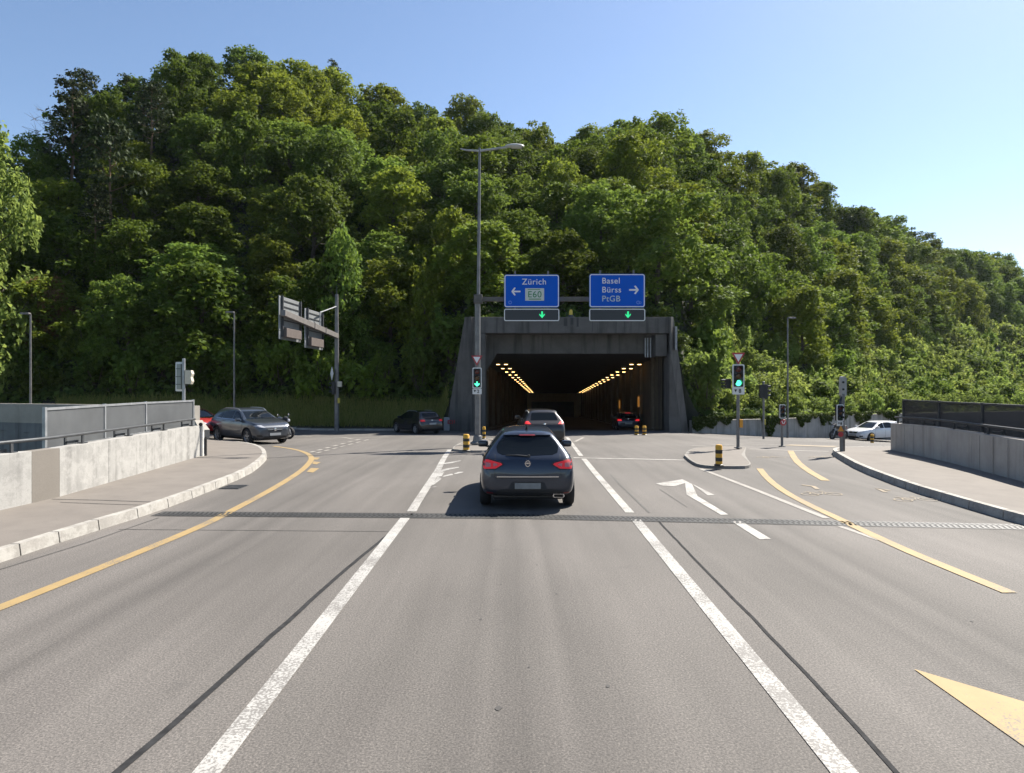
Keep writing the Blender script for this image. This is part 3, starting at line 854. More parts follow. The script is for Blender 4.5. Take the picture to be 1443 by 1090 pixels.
# bore
def bore(name, f, m):
    b = MB(); ys = [43.0, 50, 58, 70, 90, 120, 152]
    f(b, ys); return pobj(b, name, m)
def side(x0, sgn):
    def f(b, ys):
        for i, (y0, y1) in enumerate(zip(ys[:-1], ys[1:])):
            b.add([(x0 + xo(y0), y0, zf(y0) - 0.3), (x0 + xo(y1), y1, zf(y1) - 0.3), (x0 + xo(y1), y1, zc(y1) + 0.1), (x0 + xo(y0), y0, zc(y0) + 0.1)], [(0, 1, 2, 3)])
        y = 46.0
        while y < 140:                       # wall ribs and niches
            b.box((x0 + xo(y) - sgn * 0.10, y, (zf(y) + zc(y)) / 2), (0.22, 0.5, zc(y) - zf(y)))
            y += 6.0
        for y0, y1 in zip(ys[:-1], ys[1:]):  # kerbed ledge
            b.add([(x0 + xo(y0) - sgn * 0.5, y0, zf(y0) + 0.16), (x0 + xo(y1) - sgn * 0.5, y1, zf(y1) + 0.16), (x0 + xo(y1), y1, zf(y1) + 0.16), (x0 + xo(y0), y0, zf(y0) + 0.16),
                   (x0 + xo(y0) - sgn * 0.5, y0, zf(y0) - 0.1), (x0 + xo(y1) - sgn * 0.5, y1, zf(y1) - 0.1)], [(0, 1, 2, 3), (0, 4, 5, 1)])
    return f
bore('tunnel_wall', side(XL + 0.02, -1), M_tunnel); bore('tunnel_wall', side(XR - 0.02, 1), M_tunnel)
def roof(b, ys):
    for y0, y1 in zip(ys[:-1], ys[1:]):
        a, c = XL - 0.6, XR + 0.6
        b.add([(a + xo(y0), y0, zc(y0)), (c + xo(y0), y0, zc(y0)), (c + xo(y1), y1, zc(y1)), (a + xo(y1), y1, zc(y1)),
               (a + xo(y0), y0, zc(y0) + .6), (c + xo(y0), y0, zc(y0) + .6), (c + xo(y1), y1, zc(y1) + .6), (a + xo(y1), y1, zc(y1) + .6)],
              [(0, 1, 2, 3), (4, 7, 6, 5)])
bore('ceiling', roof, M_soot)
b = MB(); y = 150
for (x0, x1, z0, z1) in ((XL, XR, zc(y) - 1.9, zc(y)), (XL, XL + 1.0, zf(y), zc(y) - 1.9), (XR - 1.6, XR, zf(y), zc(y) - 1.9)):
    b.box(((x0 + x1) / 2 + xo(y), y, (z0 + z1) / 2), (x1 - x0, 0.6, z1 - z0))
pobj(b, 'inner_gate', concrete_mat('inner_beam', (0.62, 0.55, 0.36), (0.72, 0.64, 0.44), (0.45, 0.4, 0.28), 0.4))
b = MB(); b.box((xo(152) + 3.6, 153.0, -2), (20, 0.4, 16)); pobj(b, 'tunnel_end', M_soot)
# roadway of the tunnel
b = MB(); ys = [42.0, 44, 46, 48, 50, 54, 58, 70, 90, 120, 152]
for y0, y1 in zip(ys[:-1], ys[1:]):
    b.add([(XL + xo(y0), y0, zf(y0)), (XR + xo(y0), y0, zf(y0)), (XR + xo(y1), y1, zf(y1)), (XL + xo(y1), y1, zf(y1))], [(0, 1, 2, 3)])
o = b.build('road', M_asph); o['kind'] = 'structure'
b = MB()
ym = [44, 50, 58, 70, 90, 110]
for x0 in (3.4,):
    for y0, y1 in zip(ym[:-1], ym[1:]):
        b.add([(x0 + xo(y0), y0, zf(y0) + .012), (x0 + .15 + xo(y0), y0, zf(y0) + .012), (x0 + .15 + xo(y1), y1, zf(y1) + .012), (x0 + xo(y1), y1, zf(y1) + .012)], [(0, 1, 2, 3)])
o = b.build('road_marking', M_pale); o['kind'] = 'structure'

# ceiling lamps: two rows of paired amber luminaires
M_lamp = emit('amber_lamp', (1.0, 0.58, 0.20), 4.5)
def tunnel_lamp(x, y, row):
    t = thing('tunnel_lamp', 'amber ceiling lamp in the %s row inside the tunnel' % row, 'lamp', (x, y, zc(y) - 0.02), group='amber lamps of the %s row in the tunnel' % row)
    return t
protoL = None
for row, x0 in (('left', -1.15), ('right', 9.05)):
    y = 51.0; k = 0
    while y < 140:
        x = x0 + xo(y) if row == 'left' else x0 + xo(y)
        if protoL is None:
            t = tunnel_lamp(x, y, row); protoL = t
            b = MB(); b.box((0, 0, -0.05), (0.95, 0.24, 0.10), bev=0.02); b.build('housing', M_dark, t)
            for dx in (-0.30, 0.30):
                b = MB(); b.box((dx, 0, -0.115), (0.26, 0.12, 0.03), bev=0.012); b.build('diffuser', M_lamp, t)
        else:
            t = copy_tree(protoL); t.location = (x, y, zc(y) - 0.02)
            t['label'] = 'amber ceiling lamp in the %s row inside the tunnel' % row
            t['group'] = 'amber lamps of the %s row in the tunnel' % row
        y += 5.2 + 0.012 * (y - 51); k += 1
# amber niche lights on the right tunnel wall
M_niche = emit('niche_lamp', (1.0, 0.42, 0.08), 0.09)
for i, (px, py, Y) in enumerate(((900, 570, 52), (858, 573, 66))):
    p = at(px, py, Y)
    x = XR + xo(Y) - 0.12
    t = thing('emergency_niche', ('amber lit emergency niche on the right tunnel wall above the yellow bollards', 'amber lit emergency niche on the right tunnel wall, the deeper one')[i], 'niche', (x, Y, p.z))
    b = MB(); b.box((-0.03, 0, 0), (0.2, 1.0, 1.5), bev=0.02); b.build('frame', mat('orange_panel', (0.22, 0.10, 0.03), 0.6), t)
    b = MB(); b.box((-0.145, 0, 0.2), (0.03, 0.7, 0.8)); b.build('lit_panel', M_niche, t)
# amber beacon on the portal's top
t = thing('warning_beacon', 'small yellow warning beacon on top of the portal beam between the blue signs', 'beacon', (X_(805), PY + 0.3, Z_(447)))
b = MB(); b.box((0, 0, 0.08), (0.3, 0.2, 0.16)); b.tube([(-.25, 0, 0), (-.25, 0, .3)], .02); b.tube([(.25, 0, 0), (.25, 0, .3)], .02); b.build('bracket', M_dark, t)
b = MB(); b.lathe([(0, .5), (.08, .48), (.11, .38), (.11, .2), (.12, .16), (0, .16)], n=14); b.build('lens', mat('yellow_lens', (0.55, 0.38, 0.04), 0.25), t, True)

# retaining wall right of the portal
wl = [Vector((11.35, 42.0, 0)), Vector((14, 42.8, 0)), Vector((17, 43.9, 0)), Vector((20, 45.6, 0)), Vector((23, 48.2, 0)), Vector((26, 50.4, 0)), Vector((30, 52.6, 0)), Vector((36, 55, 0)), Vector((45, 58, 0)), Vector((58, 61, 0))]
RW_TOP = 0.12
r2 = thing('retaining_wall', 'low ivy hung concrete retaining wall right of the tunnel portal', 'wall')
b = MB()
for a, c in zip(wl[:-1], wl[1:]):
    d = (c - a).normalized(); s = Vector((-d.y, d.x, 0)) * 0.35; ee = d * 0.008
    z0 = min(gz(a.x, a.y), gz(c.x, c.y)) - 0.3
    a, c = a + ee, c - ee
    b.add([(a.x, a.y, z0), (c.x, c.y, z0), (c.x + s.x, c.y + s.y, z0), (a.x + s.x, a.y + s.y, z0),
           (a.x, a.y, RW_TOP), (c.x, c.y, RW_TOP), (c.x + s.x, c.y + s.y, RW_TOP), (a.x + s.x, a.y + s.y, RW_TOP)],
          [(0, 1, 5, 4), (1, 2, 6, 5), (2, 3, 7, 6), (3, 0, 4, 7), (4, 5, 6, 7), (3, 2, 1, 0)])
b.build('wall_panel', concrete_mat('pale_retaining', (0.24, 0.235, 0.22), (0.33, 0.32, 0.30), (0.10, 0.10, 0.085), 0.8), r2)
# grey service cabinet at the foot of the left wing
p = P(629, 608.5)
t = thing('service_cabinet', 'small pale grey service cabinet at the foot of the left wing wall', 'cabinet', (p.x, p.y + 1.0, gz(p.x, p.y)))
b = MB(); b.box((0, 0, 0.42), (0.5, 0.35, 0.84), bev=0.02); b.build('body', M_galv, t)
b = MB(); b.box((0, -0.18, 0.44), (0.42, 0.012, 0.7)); b.build('door', mat('cabinet_door', (0.30, 0.31, 0.32), 0.5), t)
# ================================================================== hill terrain
PXA = [-700, -200, 0, 60, 130, 200, 240, 330, 420, 550, 620, 680, 770, 800, 830, 900, 1000, 1130, 1210, 1300, 1440, 1700, 2100]
SIL = [260, 220, 182, 165, 122, 84, 62, 58, 66, 126, 138, 144, 196, 190, 160, 158, 190, 238, 292, 340, 380, 425, 460]
RD  = [75, 72, 72, 72, 74, 78, 80, 84, 88, 92, 95, 98, 112, 100, 92, 92, 98, 112, 130, 160, 215, 260, 260]
FPX = [-700, -200, 0, 100, 300, 620, 640, 655, 948, 965, 985, 1060, 1161, 1230, 1300, 1443, 1700, 2100]
FY  = [50, 47, 45, 44, 43.2, 42.5, 42.8, 43.9, 43.9, 42.9, 42.75, 44.2, 48.0, 51.8, 54.8, 59.5, 63, 63]
FZ  = [1.2, 1.0, 0.6, 0.3, -0.25, -0.35, 2.0, 5.9, 5.9, 2.2, 0.15, 0.05, 0.0, -0.1, -0.1, -0.1, 0, 0]
FEX = [1.0, 1.0, 1.0, 1.0, 1.0, 1.0, 1.0, 1.0, 1.0, 1.0, 1.05, 1.4, 1.7, 1.85, 1.95, 2.0, 2.0, 2.0]
TREEH = 9.6
ip = lambda x, a, b: float(np.interp(x, a, b))
def hill(px, t):
    """point on the hillside: azimuth px, t = 0 at the foot, 1 on the crest"""
    y0 = ip(px, FPX, FY); y1 = ip(px, PXA, RD); z0 = ip(px, FPX, FZ)
    z1 = CH + (CY - ip(px, PXA, SIL)) / F * y1 - TREEH * 0.93
    Y = y0 + (y1 - y0) * t; X = (px - CX) * Y / F
    tt = min(t, 1.0); z = z0 + (z1 - z0) * tt ** ip(px, FPX, FEX)
    if t > 1: z -= (t - 1) * (y1 - y0) * 0.18
    z += mnoise.noise(Vector((X * .12, Y * .12, 3))) * 1.0 * min(1, t * 5)
    return Vector((X, Y, z))
pxs = list(np.arange(-700, 600, 25)) + list(np.arange(600, 1000, 5)) + list(np.arange(1000, 2101, 20))
ts = [-0.004] + list(np.linspace(0, 1.0, 26)) + list(np.linspace(1.1, 3.0, 10))
v = []; f = []
for t in ts:
    for q in pxs:
        p = hill(q, max(t, 0))
        if t < 0: p.z = -1.5
        v.append(tuple(p))
n = len(pxs)
for j in range(len(ts) - 1):
    for i in range(n - 1):
        if j == 0 and 658 < pxs[i] < 937: continue
        f.append((j * n + i, j * n + i + 1, (j + 1) * n + i + 1, (j + 1) * n + i))
me = bpy.data.meshes.new('hill'); me.from_pydata(v, [], f)
o = link_mesh('hill', me, M_soil, smooth=True); o['kind'] = 'structure'
HILL_BVH = BVHTree.FromPolygons([Vector(q) for q in v], f)
def hz(x, y):
    h = HILL_BVH.ray_cast(Vector((x, y, 300)), Vector((0, 0, -1)))
    return h[0].z if h[0] is not None else None

# ================================================================== leaves
def leaf_cards(cen, out, size, rng, droop=0.35, aspect=0.62):
    """numpy: one folded leaf-spray card per centre; returns verts, faces"""
    n = len(cen)
    rnd = rng.normal(size=(n, 3))
    u = out * 0.55 + rnd * 0.75; u[:, 2] -= droop
    u /= np.linalg.norm(u, axis=1)[:, None] + 1e-9
    nn = out * 0.6 + rng.normal(size=(n, 3)) * 0.55 + np.array([0, 0, 0.5])
    w = np.cross(nn, u); w /= np.linalg.norm(w, axis=1)[:, None] + 1e-9
    nn = np.cross(u, w)
    L = (size * rng.uniform(0.6, 1.4, n))[:, None]; W = L * aspect * rng.uniform(0.7, 1.2, n)[:, None]
    base = cen - u * L * 0.5; tip = cen + u * L * 0.5 - np.array([0, 0, 1]) * L * 0.10
    lft = cen + w * W * 0.5 + nn * L * 0.08 + u * L * 0.08; rgt = cen - w * W * 0.5 + nn * L * 0.08 + u * L * 0.02
    V = np.stack([base, rgt, tip, lft], 1).reshape(-1, 3)
    Fc = (np.arange(n) * 4)[:, None] + np.array([[0, 1, 2], [0, 2, 3]]).reshape(1, 6)
    return V, Fc.reshape(-1, 3)

def mesh_np(name, V, Fc, m):
    me = bpy.data.meshes.new(name)
    me.vertices.add(len(V)); me.vertices.foreach_set('co', V.astype(np.float32).ravel())
    me.loops.add(Fc.size); me.loops.foreach_set('vertex_index', Fc.astype(np.int32).ravel())
    me.polygons.add(len(Fc)); me.polygons.foreach_set('loop_start', (np.arange(len(Fc)) * 3).astype(np.int32))
    try: me.polygons.foreach_set('loop_total', np.full(len(Fc), 3, np.int32))
    except Exception: pass
    me.update(calc_edges=True); me.validate()
    me.materials.append(m); return me

ML_a = leaf_mat('beech_leaves', (0.056, 0.090, 0.012), (0.112, 0.164, 0.022), 0.40, hue=.010, vspread=.34)
ML_b = leaf_mat('ash_leaves', (0.061, 0.102, 0.016), (0.120, 0.182, 0.030), 0.40, hue=.008, vspread=.34)
ML_c = leaf_mat('oak_leaves', (0.080, 0.112, 0.013), (0.152, 0.196, 0.024), 0.40, vspread=.34, hue=.007)
ML_pine = leaf_mat('pine_needles', (0.022, 0.034, 0.014), (0.045, 0.062, 0.022), 0.15)
ML_shrub = leaf_mat('shrub_leaves', (0.105, 0.155, 0.030), (0.180, 0.24, 0.055), 0.5)
ML_brown = leaf_mat('brown_leaves', (0.12, 0.085, 0.03), (0.20, 0.13, 0.05), 0.3)
ML_ivy = leaf_mat('ivy_leaves', (0.040, 0.066, 0.015), (0.085, 0.118, 0.026), 0.3)
M_bark = mat('bark', (0.075, 0.060, 0.045), 0.9, var=0.35, scale=6, stretch=(4, 4, 0.6))
M_barkp = mat('pine_bark', (0.17, 0.105, 0.062), 0.9, var=0.35, scale=6, stretch=(4, 4, 0.6))
M_dead = mat('dead_wood', (0.11, 0.095, 0.08), 0.9, var=0.3, scale=5)

def limb_tree(rng, H, nlimb, spread, z0, r0, crooked=0.05):
    mb = MB(); pts = []
    x = y = 0.0
    for k in range(8):
        h = H * k / 7; pts.append((x, y, h)); x += rng.normal() * crooked * H / 7; y += rng.normal() * crooked * H / 7
    mb.tube(pts, [r0 * (1 - 0.85 * k / 7) for k in range(8)], 8)
    ends = []
    for i in range(nlimb):
        t = z0 + (0.95 - z0) * (i + rng.uniform(0, .8)) / nlimb
        k = min(6, int(t * 7)); a = Vector(pts[k]).lerp(Vector(pts[k + 1]), t * 7 - k)
        th = i * 2.4 + rng.uniform(-.5, .5); ln = spread * (1.1 - 0.55 * t) * rng.uniform(.75, 1.15)
        up = rng.uniform(.35, .8)
        m1 = a + Vector((math.cos(th), math.sin(th), up * .7)) * ln * .5
        e = a + Vector((math.cos(th + .2), math.sin(th + .2), up)) * ln
        rr = r0 * (1 - 0.8 * t) * .5
        mb.tube([a, m1, e], [rr, rr * .6, rr * .22], 6)
        for q in range(2):
            s2 = m1.lerp(e, rng.uniform(0, .6)); dd = Vector((rng.normal(), rng.normal(), rng.uniform(.1, .8))).normalized() * ln * .4
            mb.tube([s2, s2 + dd * .6, s2 + dd], [rr * .4, rr * .25, rr * .1], 5)
        ends.append(e)
    return mb, ends

def crown_np(rng, blobs, nleaf, size, droop, deep=0.45):
    cs = np.array([b[:3] for b in blobs]); rs = np.array([b[3:6] for b in blobs])
    wgt = (rs ** 2).sum(1); wgt /= wgt.sum()
    idx = rng.choice(len(blobs), nleaf, p=wgt)
    d = rng.normal(size=(nleaf, 3)); d /= np.linalg.norm(d, axis=1)[:, None]
    d[:, 2] = np.where(d[:, 2] < -0.7, -d[:, 2] * 0.6, d[:, 2])
    rad = 1 - deep * rng.random(nleaf) ** 1.8
    # ragged outline: per-direction lumps
    rad *= 1 + 0.22 * np.sin(d[:, 0] * 5.1 + idx * 1.7) * np.sin(d[:, 1] * 4.3 + idx) + rng.normal(size=nleaf) * 0.07
    c = cs[idx] + d * rs[idx] * rad[:, None]
    return leaf_cards(c, d, size, rng, droop)

def broadleaf(seed, m, leaf=0.32, n=9500, squat=1.0, low=0.10, lum=26):
    """unit tree 10 m tall, crown about 8 m across"""
    rng = np.random.default_rng(seed); H = 10.0
    tr, ends = limb_tree(rng, H * .86, 10, 3.2 * squat, .22, .20)
    blobs = [(0, 0, 5.4, 1.7 * squat, 1.7 * squat, 2.8)]
    for i in range(lum):
        h = low + (0.93 - low) * (i + .5) / lum
        prof = math.sin(math.pi * min(1, (h * .82 + .16))) ** .7
        R0 = 3.0 * squat * prof
        th = i * 2.39996 + rng.uniform(-.5, .5); rr = rng.uniform(.62, 1.35); R0 *= rng.uniform(.85, 1.18)
        blobs.append((R0 * math.cos(th) * rng.uniform(.5, 1), R0 * math.sin(th) * rng.uniform(.5, 1), H * h, rr, rr, rr * rng.uniform(.8, 1.3)))
    blobs.append((rng.normal() * .6, rng.normal() * .6, 8.9, .75, .75, 1.1)); blobs.append((rng.normal() * .9, rng.normal() * .9, 8.3, .8, .8, .9))
    for i in range(16):                     # loose sprays breaking the outline
        h = rng.uniform(.25, 1.0); th = rng.uniform(0, 6.28); R0 = (3.2 * math.sin(math.pi * min(1, h * .8 + .16)) ** .7 + rng.uniform(.1, .9)) * squat
        q = rng.uniform(.32, .6); blobs.append((R0 * math.cos(th), R0 * math.sin(th), H * h * .96, q, q, q * rng.uniform(.5, 1.2)))
    ax, ay = rng.uniform(.82, 1.2), rng.uniform(.82, 1.2)
    blobs = [(b[0] * ax, b[1] * ay) + tuple(b[2:]) for b in blobs]
    V, Fc = crown_np(rng, blobs, n, leaf, 0.30)
    return tr.mesh('trunk'), mesh_np('crown', V, Fc, m), M_bark

def pine(seed, bare=0.55, n=1500):
    rng = np.random.default_rng(seed); H = 12.0
    tr, ends = limb_tree(rng, H, 16, 1.9, bare, .15, .03)
    blobs = []
    for i in range(26):
        t = bare + (1 - bare) * (i + .5) / 26; R0 = 2.1 * (1.15 - t) / (1.15 - bare) + .25
        th = i * 2.4; q = rng.uniform(.55, 1)
        blobs.append((R0 * q * math.cos(th), R0 * q * math.sin(th), H * t, .85, .85, .35))
    V, Fc = crown_np(rng, blobs, n, .34, .25, .8)
    return tr.mesh('trunk'), mesh_np('crown', V, Fc, ML_pine), M_barkp

def bush(seed, m, n=1500, leaf=0.26):
    """unit shrub 3 m tall, 3 m across"""
    rng = np.random.default_rng(seed); blobs = []
    mb = MB()
    for i in range(6):
        th = i * 1.05; q = Vector((math.cos(th) * .8, math.sin(th) * .8, rng.uniform(1.2, 2.0)))
        mb.tube([(0, 0, -.2), q * .5, q], [.05, .035, .012], 5)
    for i in range(10):
        th = i * 2.4; rr = rng.uniform(.45, .85); R0 = rng.uniform(.2, 1.1)
        blobs.append((R0 * math.cos(th), R0 * math.sin(th), rng.uniform(.5, 2.3) * (1 - .25 * R0), rr, rr, rr * rng.uniform(.7, 1.1)))
    for i in range(2):                      # long shoots
        th = rng.uniform(0, 6.28); blobs.append((math.cos(th) * .8, math.sin(th) * .8, rng.uniform(2.0, 2.9), .16, .16, .55))
    V, Fc = crown_np(rng, blobs, n, leaf, .2, .6)
    return mb.mesh('stem'), mesh_np('crown', V, Fc, m), M_bark

BROAD = [broadleaf(1, ML_a), broadleaf(2, ML_b, squat=.9), broadleaf(3, ML_c, squat=1.05), broadleaf(4, ML_a, squat=1.1, low=.05),
         broadleaf(5, ML_b, leaf=.29, n=10500), broadleaf(6, ML_c, squat=.85), broadleaf(7, ML_a, leaf=.36, n=8500), broadleaf(8, ML_b, squat=1.0, low=.04)]
PINE = [pine(21, .55), pine(22, .35, 1900)]
SHRUB = [bush(31, ML_shrub), bush(32, ML_b, 1400), bush(33, ML_shrub, 1700, .22), bush(34, ML_a, 1400)]

def plant(kind, name, loc, s, sz, rz, label, cat, group=None, tilt=0.0, stemname='trunk'):
    tm, cm, bark = kind
    r = thing(name, label, cat, loc, rz, group)
    r.scale = (s, s, sz)
    if tilt: r.rotation_euler = (0, tilt, rz)
    if tm:
        link_mesh(stemname, tm, bark, r)
    link_mesh('crown', cm, None, r)
    return r

# special trees, named one by one
def spot(px, py_base, t):
    return hill(px, t)
def special(kind, name, px, t, H, unit, label, cat, wid=1.0, tilt=0.0, rz=0.3):
    p = hill(px, t); p.z -= 0.3
    s = H / unit
    return plant(kind, name, p, s * wid, s, rz, label, cat, tilt=tilt)
special(PINE[0], 'pine_tree', 157, 0.40, 13.5, 12, 'tall pine with a bare reddish trunk and thin crown low on the left hillside', 'tree')
special(PINE[0], 'pine_tree', 136, 0.36, 9.0, 12, 'slim pine with a thin bare trunk just left of the tall bare trunked pine', 'tree', rz=1.9)
special(PINE[0], 'pine_tree', 214, 0.62, 12, 12, 'slender pale trunked pine half way up the left hillside', 'tree', rz=2.7)
special(PINE[1], 'pine_tree', 148, 0.98, 10.8, 12, 'dark leaning pine sticking out of the skyline at upper left', 'tree', tilt=-0.22, rz=0)
special(PINE[1], 'pine_tree', 178, 1.0, 8.5, 12, 'dark upright pine on the skyline right of the leaning pine', 'tree', rz=.8)
special(PINE[1], 'pine_tree', 100, 0.80, 14, 12, 'sparse dark pine below the bare dead tree at upper left', 'tree', rz=2.0)
special(PINE[1], 'pine_tree', 470, 1.0, 9.8, 12, 'thin dark conifer tip on the skyline right of the highest crowns', 'tree', wid=.7)
# dead bare tree
rng = np.random.default_rng(77)
def dead_tree():
    p = hill(70, 0.93)
    mb, ends = limb_tree(rng, 8, 18, 1.9, .35, .09, .02)
    for e in ends:
        for k in range(4):
            d = Vector((rng.normal(), rng.normal(), rng.uniform(.1, 1))).normalized() * 1.3
            mb.tube([e - d * .3, e + d * .3, e + d], [.02, .014, .006], 4)
    r = thing('dead_tree', 'bare leafless tree on the skyline at upper left', 'tree', p)
    r.scale = (1.0, 1.0, 1.25)
    mb.build('trunk', M_dead, r)
dead_tree()
# big light green tree at the left edge, nearer than the hill
kind = broadleaf(41, leaf_mat('lime_leaves', (0.12, 0.175, 0.038), (0.19, 0.25, 0.06), .52), leaf=.21, n=20000, squat=.85, low=.03, lum=20)
pe = at(-42, 400, 47)
plant(kind, 'broadleaf_tree', (pe.x, 47, 0.5), 1.45, 2.05, 0.4, 'tall bright green tree cut by the left edge of the picture', 'tree')
kind = broadleaf(42, ML_brown, leaf=.36, n=2600, squat=1.0, lum=10)
p = hill(66, .18); plant(kind, 'broadleaf_tree', p, .62, .62, 1.0, 'small withered brown tree low on the left hillside', 'tree')
kind = bush(43, ML_b, 2400, .24)

# ------------------------------------------------------------------ the wood: individual broadleaf trees
pts = []; rng = random.Random(4)
cells = {}
def okay(p, r):
    cx, cy = int(p.x // 6), int(p.y // 6)
    for i in range(-3, 4):
        for j in range(-3, 4):
            for q, rq in cells.get((cx + i, cy + j), ()):
                if (q - p).length < 0.5 * (r + rq): return False
    return True
cand = []
for k in range(60000):
    px = rng.uniform(-110, 1560); t = rng.random()
    cand.append((px, t))
# crest first so that the skyline is closed
crest = [(px, 1.0 + rng.uniform(-.06, .03)) for px in np.arange(-110, 1560, 9)]
for px, t in crest + cand:
    t0 = 0.10
    if px > 985: t0 = 0.28 if px < 1150 else 0.30 + min(.36, (px - 1150) * .0019)
    if 640 < px < 970: t0 = 0.06
    if t < t0 or (128 < px < 186 and .16 < t < .60): continue
    p = hill(px, t); p2 = Vector((p.x, p.y, 0))
    sp = 4.55 + (p.y - 45) * 0.021
    if not okay(p2, sp): continue
    cells.setdefault((int(p.x // 6), int(p.y // 6)), []).append((p2, sp))
    pts.append((px, t, p, sp))
# a label for what can be told apart, a shared one for the rest of each slope
def zone(px, t):
    if t > 0.9:
        if px < 340: return 'broadleaf tree whose crown stands on the highest skyline at upper left'
        if px < 790: return 'broadleaf tree whose crown forms the skyline left of and above the portal'
        if px < 1180: return 'broadleaf tree whose crown forms the falling skyline right of the portal'
        return 'small far broadleaf tree on the low distant skyline at the right'
    if px < 340: return 'broadleaf tree in the dense wood on the far left hillside below the skyline'
    if px < 650: return 'broadleaf tree in the dense wood between the left cantilever sign and the tall lamp'
    if px < 960: return 'broadleaf tree on the steep slope directly above the tunnel portal'
    if px < 1200: return 'broadleaf tree on the slope right of the portal behind the traffic lights'
    return 'broadleaf tree on the gentle far right hillside'
print('N_TREES', len(pts))
for px, t, p, sp in pts:
    k = rng.randrange(len(BROAD))
    s = sp / 4.9 * rng.uniform(.82, 1.28)
    H = (0.66 + 0.14 * t) * rng.uniform(.8, 1.3) * (1.0 + 0.004 * (p.y - 45))
    if t > .9: H = rng.uniform(.72, .98) * (1.0 if p.y < 140 else 1.25)
    lb = zone(px, t)
    plant(BROAD[k], 'broadleaf_tree', (p.x, p.y, p.z - .4), s, H, rng.uniform(0, 6.28), lb, 'tree', lb.replace('broadleaf tree', 'broadleaf trees').replace('small far broadleaf trees', 'far trees'))

# ------------------------------------------------------------------ shrubs
nsh = 0; scell = []
def shrub(p, s, sz, lb, grp, k=None):
    global nsh
    for q, rq in scell:
        if (q - p).length < 0.5 * (s * 2.2 + rq): return
    scell.append((p, s * 2.2)); nsh += 1
    plant(SHRUB[rng.randrange(4) if k is None else k], 'shrub', (p.x, p.y, p.z - .2), s, sz, rng.uniform(0, 6.28), lb, 'shrub', grp, stemname='stem')
for k in range(6000):
    if nsh > 175: break
    px = rng.uniform(975, 1500); t = rng.uniform(.02, .30 + max(0, min(.34, (px - 1100) * .0015))) if px > 1100 else rng.uniform(.02, .32)
    p = hill(px, t)
    if t < .06:
        shrub(p, rng.uniform(.55, .8), rng.uniform(.55, .85), 'light green shrub hanging over the top of the low retaining wall right of the portal', 'shrubs along the low retaining wall', rng.choice([0, 2]))
    else:
        q_ = 1 + max(0, p.y - 60) * .012
        shrub(p, rng.uniform(.8, 1.35) * q_, rng.uniform(.65, 1.15) * q_, 'light green shrub on the open slope behind the low retaining wall', 'shrubs on the slope behind the retaining wall', rng.choice([0, 0, 2, 1]))
m0 = nsh
for k in range(4000):
    if nsh > m0 + 50: break
    px = rng.uniform(-80, 640); t = rng.uniform(.045, .15)
    shrub(hill(px, t), rng.uniform(.9, 1.4), rng.uniform(.9, 1.5), 'dark green shrub at the foot of the left wooded hillside', 'shrubs at the foot of the left hillside', rng.choice([1, 3]))
m0 = nsh
for k in range(1500):
    if nsh > m0 + 16: break
    px = rng.uniform(650, 960); t = rng.uniform(.005, .03)
    shrub(hill(px, t), rng.uniform(.5, .8), rng.uniform(.4, .65), 'dark green shrub growing along the top edge of the tunnel portal', 'shrubs along the top of the portal', rng.choice([1, 3]))
p = hill(992, .03); plant(bush(44, ML_shrub, 2600, .24), 'shrub', (p.x, p.y - .5, p.z - .3), 1.35, 1.5, .3, 'tall pale leaved shrub pressed against the right wing wall', 'shrub', stemname='stem')
p = hill(1000, .12); plant(bush(45, ML_b, 2600, .27), 'shrub', (p.x, p.y, p.z - .3), 1.5, 1.9, 2.3, 'big silvery green bush rising behind the right yield sign', 'shrub', stemname='stem')
p = hill(545, .05); plant(bush(46, ML_b, 1500, .22), 'shrub', (p.x, p.y, p.z + 1.2), .6, .75, 2.3, 'small bright bush in the dark slope above the black car', 'shrub', stemname='stem')
p = hill(485, .10); plant(broadleaf(47, ML_b, leaf=.40, n=3200, squat=.8, low=.2), 'broadleaf_tree', (p.x, p.y, p.z - .3), .62, 1.0, 1.1, 'bright young tree just right of the left cantilever sign post', 'tree')
p = hill(600, .10); plant(broadleaf(48, ML_c, leaf=.38, n=3200, squat=.8, low=.2), 'broadleaf_tree', (p.x, p.y, p.z - .3), .62, .85, 2.1, 'yellow green young tree beside the left wing wall of the portal', 'tree')
print('N_SHRUBS', nsh)

# ------------------------------------------------------------------ undergrowth, ivy, grass (nobody could count these)
rngn = np.random.default_rng(9)
N = 52000
px = rngn.uniform(-160, 1600, N); t = rngn.random(N) ** 1.5; bank = (px > 1080) & (t < .62); t = np.where((px < 632) & (px > 60), t * .965 + .035, t)
C = []
for a, b_ in zip(px, t):
    p = hill(a, b_ * 1.02 + .004)
    C.append((p.x, p.y, p.z + rngn.uniform(0, 1.3) * (.25 + min(1, b_ * 9) * .75)))
C = np.array(C); D = np.tile(np.array([[0, -.5, .85]]), (N, 1))
V, Fc = leaf_cards(C[bank], D[bank], 0.40, rngn, .15)
tag(link_mesh('undergrowth', mesh_np('undergrowth', V, Fc, ML_shrub), None), 'light green weeds and brambles covering the open bank at the right', 'undergrowth', kind='stuff')
V, Fc = leaf_cards(C[~bank], D[~bank], 0.50, rngn, .15)
tag(link_mesh('undergrowth', mesh_np('undergrowth', V, Fc, ML_ivy), None), 'leafy undergrowth covering the floor of the hillside wood', 'undergrowth', kind='stuff')
C = []; D = []
